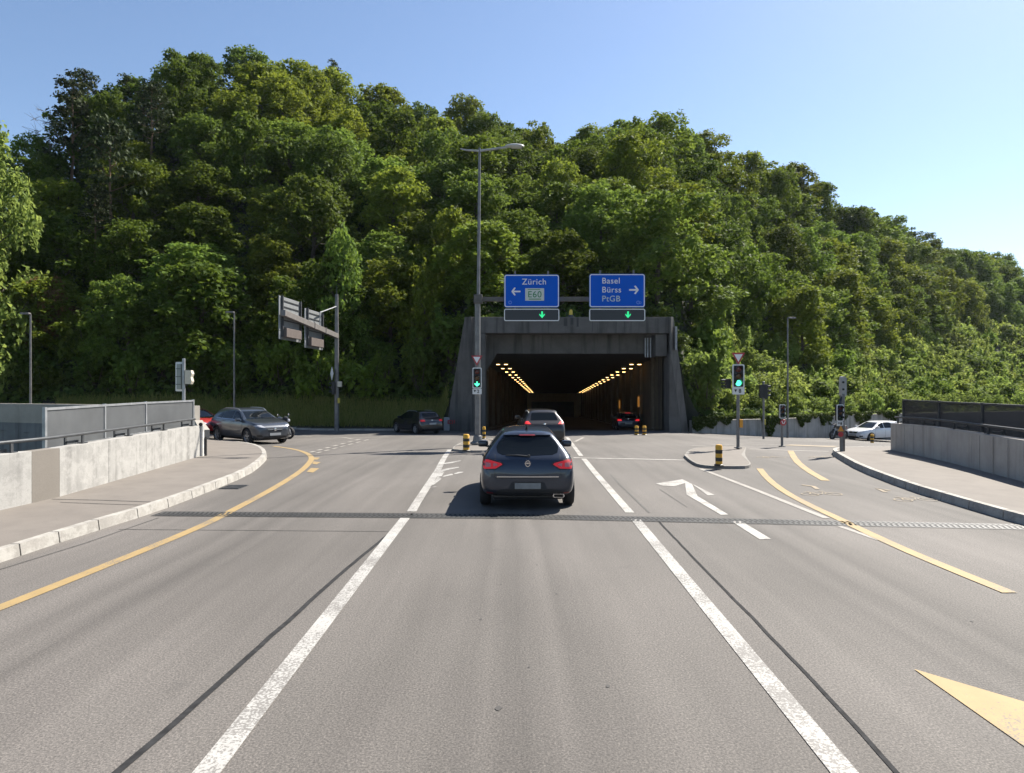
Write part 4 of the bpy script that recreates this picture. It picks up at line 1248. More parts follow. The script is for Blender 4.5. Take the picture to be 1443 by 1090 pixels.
for k in range(9000):
    s = rngn.random() ** 1.1 * (len(wl) - 3); i = int(s); a = wl[i].lerp(wl[i + 1], s - i)
    d = (wl[i + 1] - wl[i]).normalized(); nn = Vector((d.y, -d.x, 0))
    gl = mnoise.noise(Vector((a.x * .55, a.y * .55, 0))) + .5 * mnoise.noise(Vector((a.x * 1.7, a.y * 1.7, 4)))
    ln = max(0.05, .42 + gl * 1.5) * rngn.random()
    p = a + nn * rngn.uniform(.02, .16); C.append((p.x, p.y, RW_TOP + .25 - ln)); D.append((nn.x, nn.y, .2))
V, Fc = leaf_cards(np.array(C), np.array(D), .20, rngn, .5)
tag(link_mesh('ivy', mesh_np('ivy', V, Fc, ML_ivy), None), 'ivy trailing down the low retaining wall right of the portal', 'ivy', kind='stuff')
Cg = []
V = []; Fc = []
for k in range(24000):
    a = rngn.uniform(80, 632); tt = rngn.random() ** 1.2 * .042
    p = hill(a, tt); h = rngn.uniform(.25, .75); lx, ly = rngn.normal() * .14, rngn.normal() * .14; wd = .022; th = rngn.uniform(0, 3.14)
    dx, dy = math.cos(th) * wd, math.sin(th) * wd; k0 = len(V)
    V += [(p.x - dx, p.y - dy, p.z - .05), (p.x + dx, p.y + dy, p.z - .05), (p.x + lx, p.y + ly, p.z + h)]
    Fc.append((k0, k0 + 1, k0 + 2))
ML_grass = leaf_mat('grass_blades', (0.13, 0.16, 0.035), (0.26, 0.25, 0.08), .35)
tag(link_mesh('grass', mesh_np('grass', np.array(V), np.array(Fc), ML_grass), None), 'tall unmown grass on the bank at the foot of the left hillside', 'grass', kind='stuff')
# pale kerb along the foot of the grass bank
b = MB(); ln = resample([hill(q, 0) + Vector((0, -.35, 0)) for q in np.arange(60, 628, 20)], 1.0)
for a, c in zip(ln[:-1], ln[1:]):
    d = (c - a).normalized(); m_ = (a + c) / 2
    b.box((m_.x, m_.y, gz(m_.x, m_.y) + .03), ((c - a).length - .015, .16, .18), rz=math.atan2(d.y, d.x))
o = b.build('kerb', M_kerb); o['kind'] = 'structure'
# ================================================================== street furniture
M_sigblack = mat('signal_black', (0.012, 0.012, 0.013), 0.5)
M_sigwhite = mat('signal_white', (0.62, 0.62, 0.60), 0.5, var=0.08, scale=8)
M_green = emit('green_signal', (0.08, 1.0, 0.50), 0.9)
M_garrow = emit('green_arrow', (0.03, 1.0, 0.36), 0.32)
M_off_r = mat('dark_red_lens', (0.10, 0.012, 0.010), 0.25)
M_off_y = mat('dark_amber_lens', (0.09, 0.040, 0.008), 0.25)
M_off_g = mat('dark_green_lens', (0.008, 0.045, 0.03), 0.25)
M_signwhite = mat('sign_white', (0.70, 0.70, 0.69), 0.5)
M_signred = mat('sign_red', (0.36, 0.035, 0.04), 0.5)
M_signblue = mat('sign_blue', (0.001, 0.088, 0.50), 0.5, var=0.04, scale=2, spec=0.15)
M_signgreen = mat('sign_green', (0.03, 0.20, 0.07), 0.5)
M_text = mat('black_lettering', (0.02, 0.02, 0.02), 0.6)
M_alu = mat('sign_back_aluminium', (0.30, 0.31, 0.315), 0.42, 0.4, var=0.14, scale=3)
M_beige = mat('beige_housing', (0.50, 0.46, 0.37), 0.6, var=0.1)
M_by = mat('bollard_yellow', (0.62, 0.32, 0.02), 0.45, var=0.12, scale=9)
M_bb = mat('bollard_black', (0.02, 0.018, 0.015), 0.5)
M_brown = mat('brown_box', (0.105, 0.085, 0.076), 0.6, var=0.12)
RX = (R(90), 0, 0)                            # text standing up and facing the camera

def rrect(w, h, r, n=5):
    pts = []
    for cx, cy, a0 in ((w / 2 - r, h / 2 - r, 0), (-w / 2 + r, h / 2 - r, 90), (-w / 2 + r, -h / 2 + r, 180), (w / 2 - r, -h / 2 + r, 270)):
        for k in range(n + 1):
            a = R(a0 + 90 * k / n); pts.append((cx + r * math.cos(a), cy + r * math.sin(a)))
    return pts
FACE = Matrix(((1, 0, 0, 0), (0, 0, 1, 0), (0, 1, 0, 0), (0, 0, 0, 1)))   # (x, y, z) -> (x, z, y): plate in the XZ plane, thickness along Y
def plate(mb, poly, y0, y1, c=(0, 0)):
    return mb.prism([(x + c[0], z + c[1]) for x, z in poly], y0, y1, FACE)
def ring(mb, outer, inner, y0, y1):
    n = len(outer); k = len(mb.v)
    for y in (y0, y1):
        mb.v += [(x, y, z) for x, z in outer] + [(x, y, z) for x, z in inner]
    for i in range(n):
        j = (i + 1) % n
        mb.f += [(k + i, k + j, k + n + j, k + n + i), (k + 2 * n + i, k + 3 * n + i, k + 3 * n + j, k + 2 * n + j),
                 (k + i, k + 2 * n + i, k + 2 * n + j, k + j), (k + n + i, k + n + j, k + 3 * n + j, k + 3 * n + i)]
    return mb

def signal_head(root, c, w, h, lit='green', rz=0.0, board=True, arrow=False, visor=True):
    """three-lens head facing -Y (before rz); c = centre of the front face"""
    def place(o): o.location = c; o.rotation_euler = (0, 0, rz); return o
    hs = MB(); hs.box((0, 0.10, 0), (w * .74, 0.18, h * .95), bev=0.02); head = place(hs.build('signal_head', M_sigblack, root))
    if board:
        b = MB(); ring(b, rrect(w, h, .05), rrect(w * .80, h * .90, .035), -0.01, 0.012); b.build('backboard', M_sigwhite, head)
        b = MB(); plate(b, rrect(w * .795, h * .895, .035), 0.0, 0.008); b.build('board_face', M_sigblack, head)
    rl = min(w * .26, h * .125)
    for i, (mm, nm) in enumerate(((M_off_r, 'lens'), (M_off_y, 'lens'), (M_green if lit == 'green' else M_off_g, 'lens'))):
        z = h * (.29 - .29 * i)
        b = MB()
        if arrow and i == 2:
            a = rl * 1.05
            plate(b, [(-.22 * a, a), (.22 * a, a), (.22 * a, .05 * a), (a, .35 * a), (a, -.1 * a), (0, -a), (-a, -.1 * a), (-a, .35 * a), (-.22 * a, .05 * a)], -0.02, -0.008, (0, z))
        else:
            b.lathe([(0, -0.022), (rl * .7, -0.018), (rl, -0.006), (rl, 0.0)], (0, 0, z), 'Y', 16)
        lens = b.build(nm, mm, head)
        if visor:
            v = MB(); n = 12; k = 0
            for yy in (-0.005, -0.15):
                for j in range(n + 1):
                    t = R(-10 + 200 * j / n); v.v.append((rl * 1.12 * math.cos(t), yy, z + rl * 1.12 * math.sin(t)))
            for j in range(n): v.f.append((j, j + 1, n + 2 + j, n + 1 + j))
            v.build('visor', M_sigblack, head)
    return head
def number_plate(root, c, w, h, txt):
    b = MB(); plate(b, rrect(w, h, .02), -0.012, 0.012); o = b.build('number_plate', M_sigwhite, root); o.location = c
    text_mesh(txt, h * .80, M_text, o, (w * .12, -0.016, 0), RX, bold=0.004)
    b = MB(); a = h * .22; plate(b, [(-a, a), (a, a), (0, -a)], -0.017, -0.012, (-w * .24, h * .05)); b.build('symbol', M_text, o)
    return o
def yield_sign(loc, w, label):
    h = w * .88
    t = thing('yield_sign', label, 'road sign', loc)
    tri = lambda k: [(-w / 2 * k, h * (.5 + .0) - (1 - k) * h * .35), (w / 2 * k, h * .5 - (1 - k) * h * .35), (0, -h / 2 + (1 - k) * h * .65)]
    b = MB(); plate(b, tri(1.0), 0, 0.012); b.build('border', M_signred, t)
    b = MB(); plate(b, tri(.62), -0.004, 0.0); b.build('face', M_signwhite, t)
    b = MB(); b.box((0, .03, 0), (.06, .05, h * .7)); b.build('bracket', M_galv, t)
    return t

# ---------------- tall lamp post with sign gantry on the left island
bp = P(673, 626, 0.11)
t = thing('lamp_post', 'very tall grey lamp post on the left traffic island carrying the blue sign gantry', 'street lamp', bp)
s_ = F / bp.y
zt = lambda py: CH + (CY - py) / s_ - bp.z
b = MB(); b.lathe([(0, 0), (.30, 0), (.30, .06), (.20, .12), (.165, .32), (.14, .36)], n=18); b.build('base', M_pole, t)
b = MB(); b.tube([(0, 0, .1), (0, 0, zt(418))], .115, 18); b.tube([(0, 0, zt(418)), (0, 0, zt(417))], .15, 18)
b.tube([(0.03, 0, zt(420)), (0.06, 0, zt(300)), (.08, 0, zt(209))], [.07, .06, .048], 14); b.build('pole', M_pole, t, True)
b = MB(); b.tube([(-.70, 0, zt(210)), (-.45, 0, zt(212)), (.08, 0, zt(213)), (.5, 0, zt(211)), (1.25, 0, zt(207.5))], [.02, .035, .045, .045, .04], 10); b.build('lamp_arm', M_galv, t, True)
b = MB(); hd = [Vector((1.1, 0, zt(207.5))), Vector((1.4, 0, zt(206.8))), Vector((1.9, 0, zt(206.2)))]
bm_ = bmesh.new(); bmesh.ops.create_uvsphere(bm_, u_segments=16, v_segments=8, radius=1)
for v_ in bm_.verts:
    v_.co = Vector((v_.co.x * .40, v_.co.y * .15, (v_.co.z if v_.co.z > 0 else v_.co.z * .5) * .10))
bm_.verts.index_update()
b.add([v_.co + Vector((1.50, 0, zt(206.4))) for v_ in bm_.verts], [[q.index for q in f_.verts] for f_ in bm_.faces]); bm_.free()
hd_o = b.build('lamp_head', mat('lamp_housing', (0.42, 0.42, 0.41), 0.45), t, True)
b = MB(); b.box((1.58, 0, zt(206.4) - .055), (.42, .18, .03), bev=.012); b.build('lamp_glass', mat('lamp_glass', (0.5, 0.5, 0.46), 0.2), hd_o)
XS = lambda px: (px - CX) / s_ - bp.x
b = MB(); b.box(((XS(678) + XS(903)) / 2, .02, zt(422)), (XS(903) - XS(678), .16, .17), bev=.012); b.box((0.02, 0, zt(422)), (.34, .34, .36), bev=.02)
b.build('gantry_arm', mat('gantry_brown', (0.085, 0.078, 0.070), 0.6, 0.2, var=.2), t)
# ---------------- blue direction signs and lane signals on the gantry
def dir_sign(px0, px1, py0, py1, label):
    c = Vector((bp.x + (XS(px0) + XS(px1)) / 2, bp.y - .22, bp.z + (zt(py0) + zt(py1)) / 2)); w_ = XS(px1) - XS(px0); h_ = zt(py0) - zt(py1)
    t = thing('direction_sign', label, 'road sign', c)
    b = MB(); plate(b, rrect(w_, h_, .10), 0, .04); b.build('panel', M_signblue, t)
    b = MB(); ring(b, rrect(w_ - .03, h_ - .03, .09), rrect(w_ - .10, h_ - .10, .06), -.006, 0); b.build('border', M_signwhite, t)
    for dx in (-w_ * .3, w_ * .3):
        b = MB(); b.box((dx, .085, .05), (.07, .08, h_ + .22)); b.build('bracket', M_pole, t)
    return t, w_, h_
def arrow_sign(t, c, s, flip):
    b = MB(); k = -1 if flip else 1
    for q in ([(-.5, -.09), (.30, -.09), (.30, .09), (-.5, .09)], [(.06, .42), (.22, .48), (.56, .04), (.56, -.04), (.22, -.48), (.06, -.42), (.34, 0)]):
        qq = [(x * s * k, z * s) for x, z in q]
        if q[0][0] > 0: plate(b, qq, -.012, 0, c)
        else: plate(b, qq, -.0105, 0, c)
    return b.build('arrow', M_signwhite, t)
def ring_mark(t, c, r, name='emblem'):
    m_ = mat('faded_emblem', (0.10, 0.22, 0.62), 0.5)
    cir = lambda q: [(c[0] + q * math.cos(a * math.pi / 4 + .39), c[1] + q * math.sin(a * math.pi / 4 + .39)) for a in range(8)]
    b = MB(); ring(b, cir(r), cir(r * .62), -.008, 0); return b.build(name, m_, t)
t, w_, h_ = dir_sign(710.5, 787.5, 388.5, 434.5, 'blue motorway sign reading Zürich with a left arrow')
text_mesh('Zürich', .34, M_signwhite, t, (.10, -.012, h_ * .5 - .30), RX, bold=.001)
arrow_sign(t, (-.62, -.02), .34, True)
b = MB(); plate(b, rrect(.76, .50, .02), -.012, 0, (.12, -.14)); pe_ = b.build('route_plate', mat('route_plate', (0.52, 0.54, 0.50), 0.5), t)
text_mesh('E60', .36, M_signgreen, pe_, (.12, -.017, -.15), RX, bold=.002)
b = MB(); plate(b, [(-.16, .05), (.34, .05), (.34, .075), (-.16, .075)], -.016, -.012); plate(b, [(-.12, -.345), (.38, -.345), (.38, -.31), (-.12, -.31)], -.016, -.012); b.build('rule', M_signgreen, pe_)
ring_mark(t, (-w_ / 2 + .24, -h_ / 2 + .20), .075)
t, w_, h_ = dir_sign(829.5, 907.5, 387.5, 434.5, 'blue motorway sign reading Basel with a right arrow')
for i, q in enumerate(('Basel', 'Bürss', 'PtGB')):
    text_mesh(q, .33, M_signwhite if i < 2 else mat('patched_letters', (0.45, 0.53, 0.50), 0.5), t, (-.62, -.012, h_ * .5 - .29 - .36 * i), RX, align='LEFT', bold=.001)
arrow_sign(t, (.66, .03), .36, False)
ring_mark(t, (w_ / 2 - .28, -h_ / 2 + .20), .075); ring_mark(t, (w_ / 2 - .20, -h_ / 2 + .19), .055)
def lane_signal(px0, px1, py0, py1, apx, label):
    c = Vector((bp.x + (XS(px0) + XS(px1)) / 2, bp.y - .24, bp.z + (zt(py0) + zt(py1)) / 2)); w_ = XS(px1) - XS(px0); h_ = zt(py0) - zt(py1)
    t = thing('lane_signal', label, 'lane signal', c)
    b = MB(); b.box((0, .14, 0), (w_ - .02, .26, h_ - .02), bev=.02); b.build('housing', M_dark, t)
    b = MB(); ring(b, rrect(w_, h_, .07), rrect(w_ - .065, h_ - .065, .04), -.012, .01); b.build('border', M_signwhite, t)
    b = MB(); plate(b, rrect(w_ - .08, h_ - .08, .04), -.002, .008); b.build('display', mat('matrix_display', (0.016, 0.017, 0.022), 0.35), t)
    ax = XS(apx) - (XS(px0) + XS(px1)) / 2; a = .12
    b = MB(); plate(b, [(-.035, a), (.035, a), (.035, -a), (-.035, -a)], -.008, -.002, (ax, .02))
    plate(b, [(-.12, -.01), (-.095, .03), (0, -.075), (.095, .03), (.12, -.01), (0, -.15)], -.0095, -.002, (ax, .02)); b.build('green_arrow', M_garrow, t)
    return t
lane_signal(710.5, 787.5, 436.5, 453.5, 763.5, 'dark lane signal board with a lit green arrow under the Zürich sign')
lane_signal(829.5, 907.5, 436.5, 453.5, 883.5, 'dark lane signal board with a lit green arrow under the Basel sign')
# ---------------- signal and yield sign on the tall post
def zabs(py, Y): return CH + (CY - py) / (F / Y)
Yp = bp.y - .17
t = thing('traffic_light', 'traffic light with a lit green arrow and white frame on the tall lamp post', 'traffic light', (bp.x - .01, Yp, zabs(556, Yp)))
z0 = zabs(556, Yp)
signal_head(t, (0, -.04, zabs(533, Yp) - z0), .37, .84, 'green', arrow=True)
number_plate(t, (0, -.04, zabs(552, Yp) - z0), .37, .22, '2')
b = MB(); b.box((0, .10, .5), (.1, .16, .06)); b.build('bracket', M_pole, t)
yield_sign((bp.x - .02, Yp - .04, zabs(508.5, Yp)), .46, 'small red and white yield sign on the tall lamp post above its traffic light')

# ---------------- traffic lights on the right island and beyond it
def pole_mb(h, r=.055):
    b = MB(); b.tube([(0, 0, -.05), (0, 0, h)], r, 14); b.lathe([(0, h + .015), (r * .8, h + .012), (r * 1.08, h)], n=14); return b
p = P(1040, 632, 0.11); zz = lambda py: CH + (CY - py) / (F / p.y) - p.z
t = thing('traffic_light', 'traffic light with a lit round green lens on the right traffic island', 'traffic light', p)
pole_mb(zz(510), .058).build('pole', M_pole, t, True)
b = MB(); b.box((0, 0, .02), (.22, .22, .04), bev=.01); b.build('base', M_pole, t)
signal_head(t, (-.03, -.13, zz(530.5)), .44, .86, 'green'); number_plate(t, (-.03, -.13, zz(551.5)), .44, .24, '8')
h2 = signal_head(t, (-.42, .12, zz(541)), .20, .38, None, rz=R(-90), board=False)
b = MB(); b.box((.10, -.02, zz(597)), (.12, .12, .30), bev=.02); b.build('push_button_box', mat('orange_box', (0.62, 0.28, 0.03), 0.5), t)
yield_sign((p.x - .03, p.y - .13, zz(506) + p.z), .50, 'red and white yield sign above the round green light on the right island')
p = P(1076, 619); zz = lambda py: CH + (CY - py) / (F / p.y) - p.z
t = thing('traffic_light', 'black traffic light turned sideways in front of the ivy wall', 'traffic light', p)
pole_mb(zz(538), .06).build('pole', M_pole, t, True)
signal_head(t, (.24, 0, zz(552)), .34, .86, None, rz=R(75), board=False); signal_head(t, (-.10, 0.1, zz(552)), .34, .8, None, rz=R(180), board=False)
b = MB(); b.box((.06, 0, zz(595)), (.1, .1, .3), bev=.02); b.build('push_button_box', mat('yellow_box', (0.42, 0.34, 0.05), 0.5), t)
p = P(1102, 630); zz = lambda py: CH + (CY - py) / (F / p.y) - p.z
t = thing('traffic_light', 'short cycle signal with a white frame and red badge right of the island', 'traffic light', p)
pole_mb(zz(572), .05).build('pole', M_pole, t, True)
b = MB(); b.box((0, 0, .02), (.2, .2, .04), bev=.01); b.build('base', M_pole, t)
signal_head(t, (-.02, -.10, zz(580)), .24, .56, None)
b = MB(); b.lathe([(0, -.02), (.12, -.02), (.13, 0), (.0, 0)], (0.01, -.10, zz(595.5)), 'Y', 16); bd = b.build('badge', M_signred, t)
b = MB(); 
for k in (-1, 1): b.box((.01 + k * .04, -.126, zz(595.5)), (.03, .008, .13), rot=Matrix.Rotation(.4 * k, 3, 'Y'))
b.build('mark', M_signwhite, bd)
p = P(1187, 636, 0.16); zz = lambda py: CH + (CY - py) / (F / p.y) - p.z
t = thing('traffic_light', 'thick signal post with a grey capsule on top at the right pavement corner', 'traffic light', p)
b = pole_mb(zz(556), .075); b.tube([(0, 0, 0), (0, 0, zz(600))], .085, 14); b.build('pole', M_pole, t, True)
b = MB(); b.prism(rrect(.21, .68, .10, 8), -.05, .06, Matrix.Translation((0.02, 0, zz(545))) @ Matrix.Rotation(R(12), 4, 'Z') @ FACE); b.build('capsule', mat('grey_capsule', (0.30, 0.29, 0.27), 0.5, var=.12), t)
for q_ in (539, 549):
    b = MB(); b.lathe([(0, -.085), (.035, -.078), (.04, -.055), (.04, -.03)], (0.0, 0, zz(q_)), 'Y', 12); b.build('lens', M_black, t)
b = MB(); b.tube([(0, -.02, zz(557)), (-.10, -.05, zz(566)), (-.12, -.08, zz(571))], .035, 8); b.build('bracket', M_black, t)
signal_head(t, (-.14, -.14, zz(582)), .23, .56, None); number_plate(t, (-.14, -.14, zz(597)), .20, .14, '8')
b = MB(); plate(b, [(-.10, -.09), (.10, -.09), (0, .10)], -.02, 0, (-.12, zz(604))); q = b.build('warning_sticker', mat('orange_sticker', (0.58, 0.26, 0.04), 0.5), t); q.location = (0, -.13, 0)
b = MB(); b.lathe([(0, -.02), (.085, -.02), (.085, 0), (0, 0)], (-.12, -.13, zz(612)), 'Y', 14); b.build('no_entry_sticker', M_signred, t)

# ---------------- bollards: yellow and black
def bollard(px, py, top, label, r=.11):
    p = P(px, py, 0.10 if py > 620 and px < 1100 else 0.0); h = (py - top) / (F / p.y)
    if px > 1200 or 880 < px < 920: p.z = gz(p.x, p.y)
    t = thing('bollard', label, 'bollard', p, group='yellow and black striped bollards')
    n = 5; hh = h * .94 / n
    b = MB(); b.lathe([(0, 0), (r * 1.35, 0), (r * 1.35, .025), (r, .05)], n=16); b.build('base', M_bb, t)
    b = MB(); b.lathe([(0, .02), (r, .02), (r, hh * n + .02), (r * .8, hh * n + .05), (0, hh * n + .06)], n=18); b.build('yellow_body', M_by, t, True)
    for k in (1, 3):
        b = MB(); b.lathe([(r * .98, hh * k + .02), (r * 1.025, hh * k + .022), (r * 1.025, hh * (k + 1) + .018), (r * .98, hh * (k + 1) + .02)], n=18); b.build('black_band', M_bb, t, True)
    b = MB(); b.lathe([(0, h), (.03, h - .005), (.035, hh * n + .05)], n=10); b.build('top_knob', M_bb, t)
    return t
bollard(657, 636, 613, 'striped bollard on the left island beside the tall lamp post')
bollard(1013, 656.5, 628, 'striped bollard on the right island in front of the green round light', .092)
bollard(897, 613.5, 601, 'left one of the two striped bollards in the tunnel mouth')
bollard(908, 613.5, 601, 'right one of the two striped bollards in the tunnel mouth')
bollard(1229, 624, 611, 'striped bollard in front of the white car')
bollard(682, 619, 602, 'striped bollard half hidden behind the tall lamp post', .08)

# ---------------- left cantilever sign gantry, seen from behind
p = P(474.5, 608); zz = lambda py: CH + (CY - py) / (F / p.y) - p.z
t = thing('cantilever_post', 'grey steel post with a long cantilever arm reaching out at left', 'sign gantry', p)
b = MB(); b.tube([(0, 0, -.1), (0, 0, zz(476)), (0, 0, zz(415))], [.15, .13, .10], 16); b.build('pole', M_pole, t, True)
b = MB(); b.tube([(0, 0, zz(416)), (0, 0, zz(402))], [.02, .01], 6); b.build('aerial', M_dark, t)
def arm_pt(u): return Vector((-.55 * u, -8.2 * u, zz(474) + .55 * u))
d = (arm_pt(1) - arm_pt(0)); c = arm_pt(.5); q = d.to_track_quat('Y', 'Z').to_matrix()
b = MB(); b.box(c, (.26, d.length, .30), bev=.015, rot=q)
for u in (.28, .5): b.box(arm_pt(u), (.32, .06, .36), rot=q)
b.build('arm', mat('arm_grey', (0.155, 0.142, 0.135), 0.55, 0.1, var=.12), t)
b = MB(); k1 = arm_pt(.36) + Vector((0, 0, .95)); b.tube([(0, 0, zz(432)), k1], .035, 8); b.tube([k1, arm_pt(.36)], .035, 8); b.build('stay_rod', M_galv, t)
def back_sign(u0, u1, label):
    a, c2 = arm_pt(u0) + p, arm_pt(u1) + p; m_ = (a + c2) / 2; L = (c2 - a).length
    t = thing('direction_sign', label, 'road sign', Vector((m_.x - .25, m_.y, m_.z - .12)), math.atan2(c2.y - a.y, c2.x - a.x))
    # local x runs along the arm away from the post (towards the camera); +y is the back towards +X of the road
    b = MB(); b.box((0, -.02, .25), (L, .03, 1.75)); b.build('panel', M_alu, t)
    for z in (-.45, -.08, .3, .62, .92):
        b = MB(); b.box((0, .015, z), (L * .86, .035, .05)); b.build('rib', M_dark, t)
    for x in (-L * .46, L * .40):
        b = MB(); b.box((x, .05, .10), (.11, .10, 2.1)); b.build('upright', M_dark, t)
    b = MB(); b.box((0.1, .14, -.72), (L * .70, .24, .46), bev=.015); b.build('equipment_box', M_brown, t)
    b = MB(); b.box((0, -.02, -.86), (L, .03, .42)); b.build('lower_panel', M_alu, t)
    return t
back_sign(.64, .98, 'sign board seen from behind at the outer end of the left cantilever arm')
back_sign(.22, .56, 'sign board seen from behind nearer the post of the left cantilever arm')
# small signal and priority diamond fixed to that post
t = thing('traffic_light', 'small traffic light seen edge on at the left cantilever post', 'traffic light', (p.x - .25, p.y - .25, p.z + zz(558)))
signal_head(t, (0, 0, zz(547) - zz(558)), .30, .85, None, rz=R(-80), board=False); b = MB(); b.box((.12, .1, .3), (.25, .05, .05)); b.build('bracket', M_pole, t)
b = MB(); b.box((.48, .1, .72), (.26, .2, .34), bev=.03); b.build('control_box', M_beige, t)
b = MB(); b.box((.45, .0, -.30), (.14, .14, .34), bev=.02); b.build('push_button_box', mat('yellow_box', (0.42, 0.34, 0.05), 0.5), t)
t = thing('priority_sign', 'narrow white edged diamond priority sign on the left cantilever post', 'road sign', (p.x - .25, p.y - .22, p.z + zz(527)), R(-62))
b = MB(); plate(b, [(0, .42), (.42, 0), (0, -.42), (-.42, 0)], 0, .015); b.build('panel', M_signwhite, t)
b = MB(); plate(b, [(0, .30), (.30, 0), (0, -.30), (-.30, 0)], .015, .02); b.build('sign_back', mat('grey_sign_back', (0.30, 0.31, 0.32), .5), t)
b = MB(); b.box((0, .04, 0), (.05, .05, .5)); b.build('bracket', M_pole, t)

# ---------------- signal seen from behind, beyond the left screen fence
Y = 29.0; X = (259 - CX) * Y / F; g0 = gz(X, Y); zz = lambda py: CH + (CY - py) / (F / Y) - g0
t = thing('traffic_light', 'traffic light seen from behind with white backboard beyond the left screen fence', 'traffic light', (X, Y, g0))
pole_mb(zz(506), .065).build('pole', M_galv, t, True)
b = MB(); plate(b, rrect(.52, 1.28, .06), .0, .03, (-.26, (zz(511) + zz(551)) / 2)); o = b.build('backboard', M_sigwhite, t); o.rotation_euler = (0, 0, R(-25))
b = MB(); b.box((-.22, -.05, (zz(511) + zz(551)) / 2), (.26, .08, 1.1), bev=.02); o = b.build('signal_head', mat('glassy_grey', (0.22, 0.24, 0.22), .4), t); o.rotation_euler = (0, 0, R(-25))
for z in (zz(520), zz(531), zz(542)):
    b = MB(); b.box((-.22, -.10, z), (.28, .02, .03)); o = b.build('seam', M_dark, t); o.rotation_euler = (0, 0, R(-25))
b = MB(); b.prism([(0, -.28), (.25, -.30), (.30, -.18), (.26, 0), (.31, .15), (.26, .30), (0, .31)], -.10, .12, Matrix.Translation((.09, 0, zz(532))) @ FACE); b.build('side_signal', M_beige, t)

# ---------------- slim lamp posts in the background
def slim_lamp(px, Y, top, label, side):
    X = (px - CX) * Y / F; g0 = gz(X, Y); h = CH + (CY - top) / (F / Y) - g0
    t = thing('lamp_post', label, 'street lamp', (X, Y, g0))
    b = MB(); b.tube([(0, 0, -.1), (0, 0, 1.2), (0, 0, h)], [.075, .06, .045], 12); b.build('pole', M_pole, t, True)
    b = MB(); b.box((side * .22, -.1, h + .02), (.52, .22, .10), bev=.035); b.build('lamp_head', M_pole, t)
slim_lamp(43, 38.0, 443, 'slim lamp post at far left behind the retaining wall', -1)
slim_lamp(330, 42.0, 441, 'slim lamp post behind the grey crossover car', -1)
slim_lamp(1110, 43.6, 449, 'slim lamp post behind the traffic lights at right', 1)
# ================================================================== vehicles
M_tyre = mat('tyre_rubber', (0.014, 0.014, 0.015), 0.75, var=.2, scale=9)
M_rim = mat('alloy_rim', (0.42, 0.42, 0.43), 0.35, 0.7)
M_glass = glass_mat('car_glass')
M_trim = mat('black_trim', (0.012, 0.012, 0.013), 0.45)
M_chrome = mat('chrome', (0.62, 0.62, 0.64), 0.15, 1.0)
M_tail = emit('tail_lamp', (1.0, 0.03, 0.04), 0.10, base=(0.26, 0.008, 0.012))
M_tailc = mat('tail_lamp_inner', (0.42, 0.16, 0.16), 0.2)
M_brake = emit('brake_lamp', (1.0, 0.03, 0.04), 0.25, base=(0.35, 0.01, 0.01))
M_head = mat('headlamp', (0.34, 0.35, 0.38), 0.10)
M_platew = mat('number_plate_white', (0.36, 0.36, 0.35), 0.5)
M_interior = mat('interior', (0.03, 0.03, 0.032), 0.8)

def car_body(st, name):
    """closed hull lofted along x; station = (x, z_low, z_belt, z_top, half width, half roof width)"""
    rings = []
    for (x, zl, zb, zt, w, wr) in st:
        zb = min(zb, zt - .02); h = zt - zb
        wg = w * .94 * (1 - min(1, h / .5)) + min(w * .94, wr) * min(1, h / .5)
        half = [(0, zl), (w * .60, zl), (w * .90, zl + .03), (w * .975, zl + .14 * (zb - zl) + .03), (w * 1.0, zl + .48 * (zb - zl)), (w * .985, zl + .80 * (zb - zl)),
                (w * .955, zb - .015), (w * .935, zb), (w * .925 * (1 - .5 * min(1, h / .5)) + wg * .5 * min(1, h / .5), zb + .45 * h), (wg, zb + .84 * h), (wg * .86, zb + .965 * h), (wg * .5, zt), (0, zt + .004)]
        rings.append([(x, y, z) for y, z in half] + [(x, -y, z) for y, z in half[-2:0:-1]])
    n = len(rings[0]); V = [q for r_ in rings for q in r_]; Fc = []
    for i in range(len(rings) - 1):
        for j in range(n):
            a, b_ = i * n + j, i * n + (j + 1) % n
            Fc.append((a, b_, b_ + n, a + n))
    k = len(rings) - 1
    for base, flip in ((0, False), (k * n, True)):      # end caps as quad strips between left and right halves
        for j in range(n // 2):
            a, b_, c, d = base + j, base + j + 1, base + (n - j - 1) % n, base + (n - j) % n
            q = [a, b_, c, d]; q = list(dict.fromkeys(q))
            if len(q) >= 3: Fc.append(tuple(q[::-1] if flip else q))
    me = bpy.data.meshes.new(name); me.from_pydata(V, [], Fc)
    bm = bmesh.new(); bm.from_mesh(me); bmesh.ops.recalc_face_normals(bm, faces=bm.faces); bm.to_mesh(me); bm.free()
    o = bpy.data.objects.new('tmp', me); COL.objects.link(o)
    md = o.modifiers.new('s', 'SUBSURF'); md.levels = 2; md.render_levels = 2
    dg = bpy.context.evaluated_depsgraph_get(); m2 = bpy.data.meshes.new_from_object(o.evaluated_get(dg))
    bpy.data.objects.remove(o, do_unlink=True)
    return m2

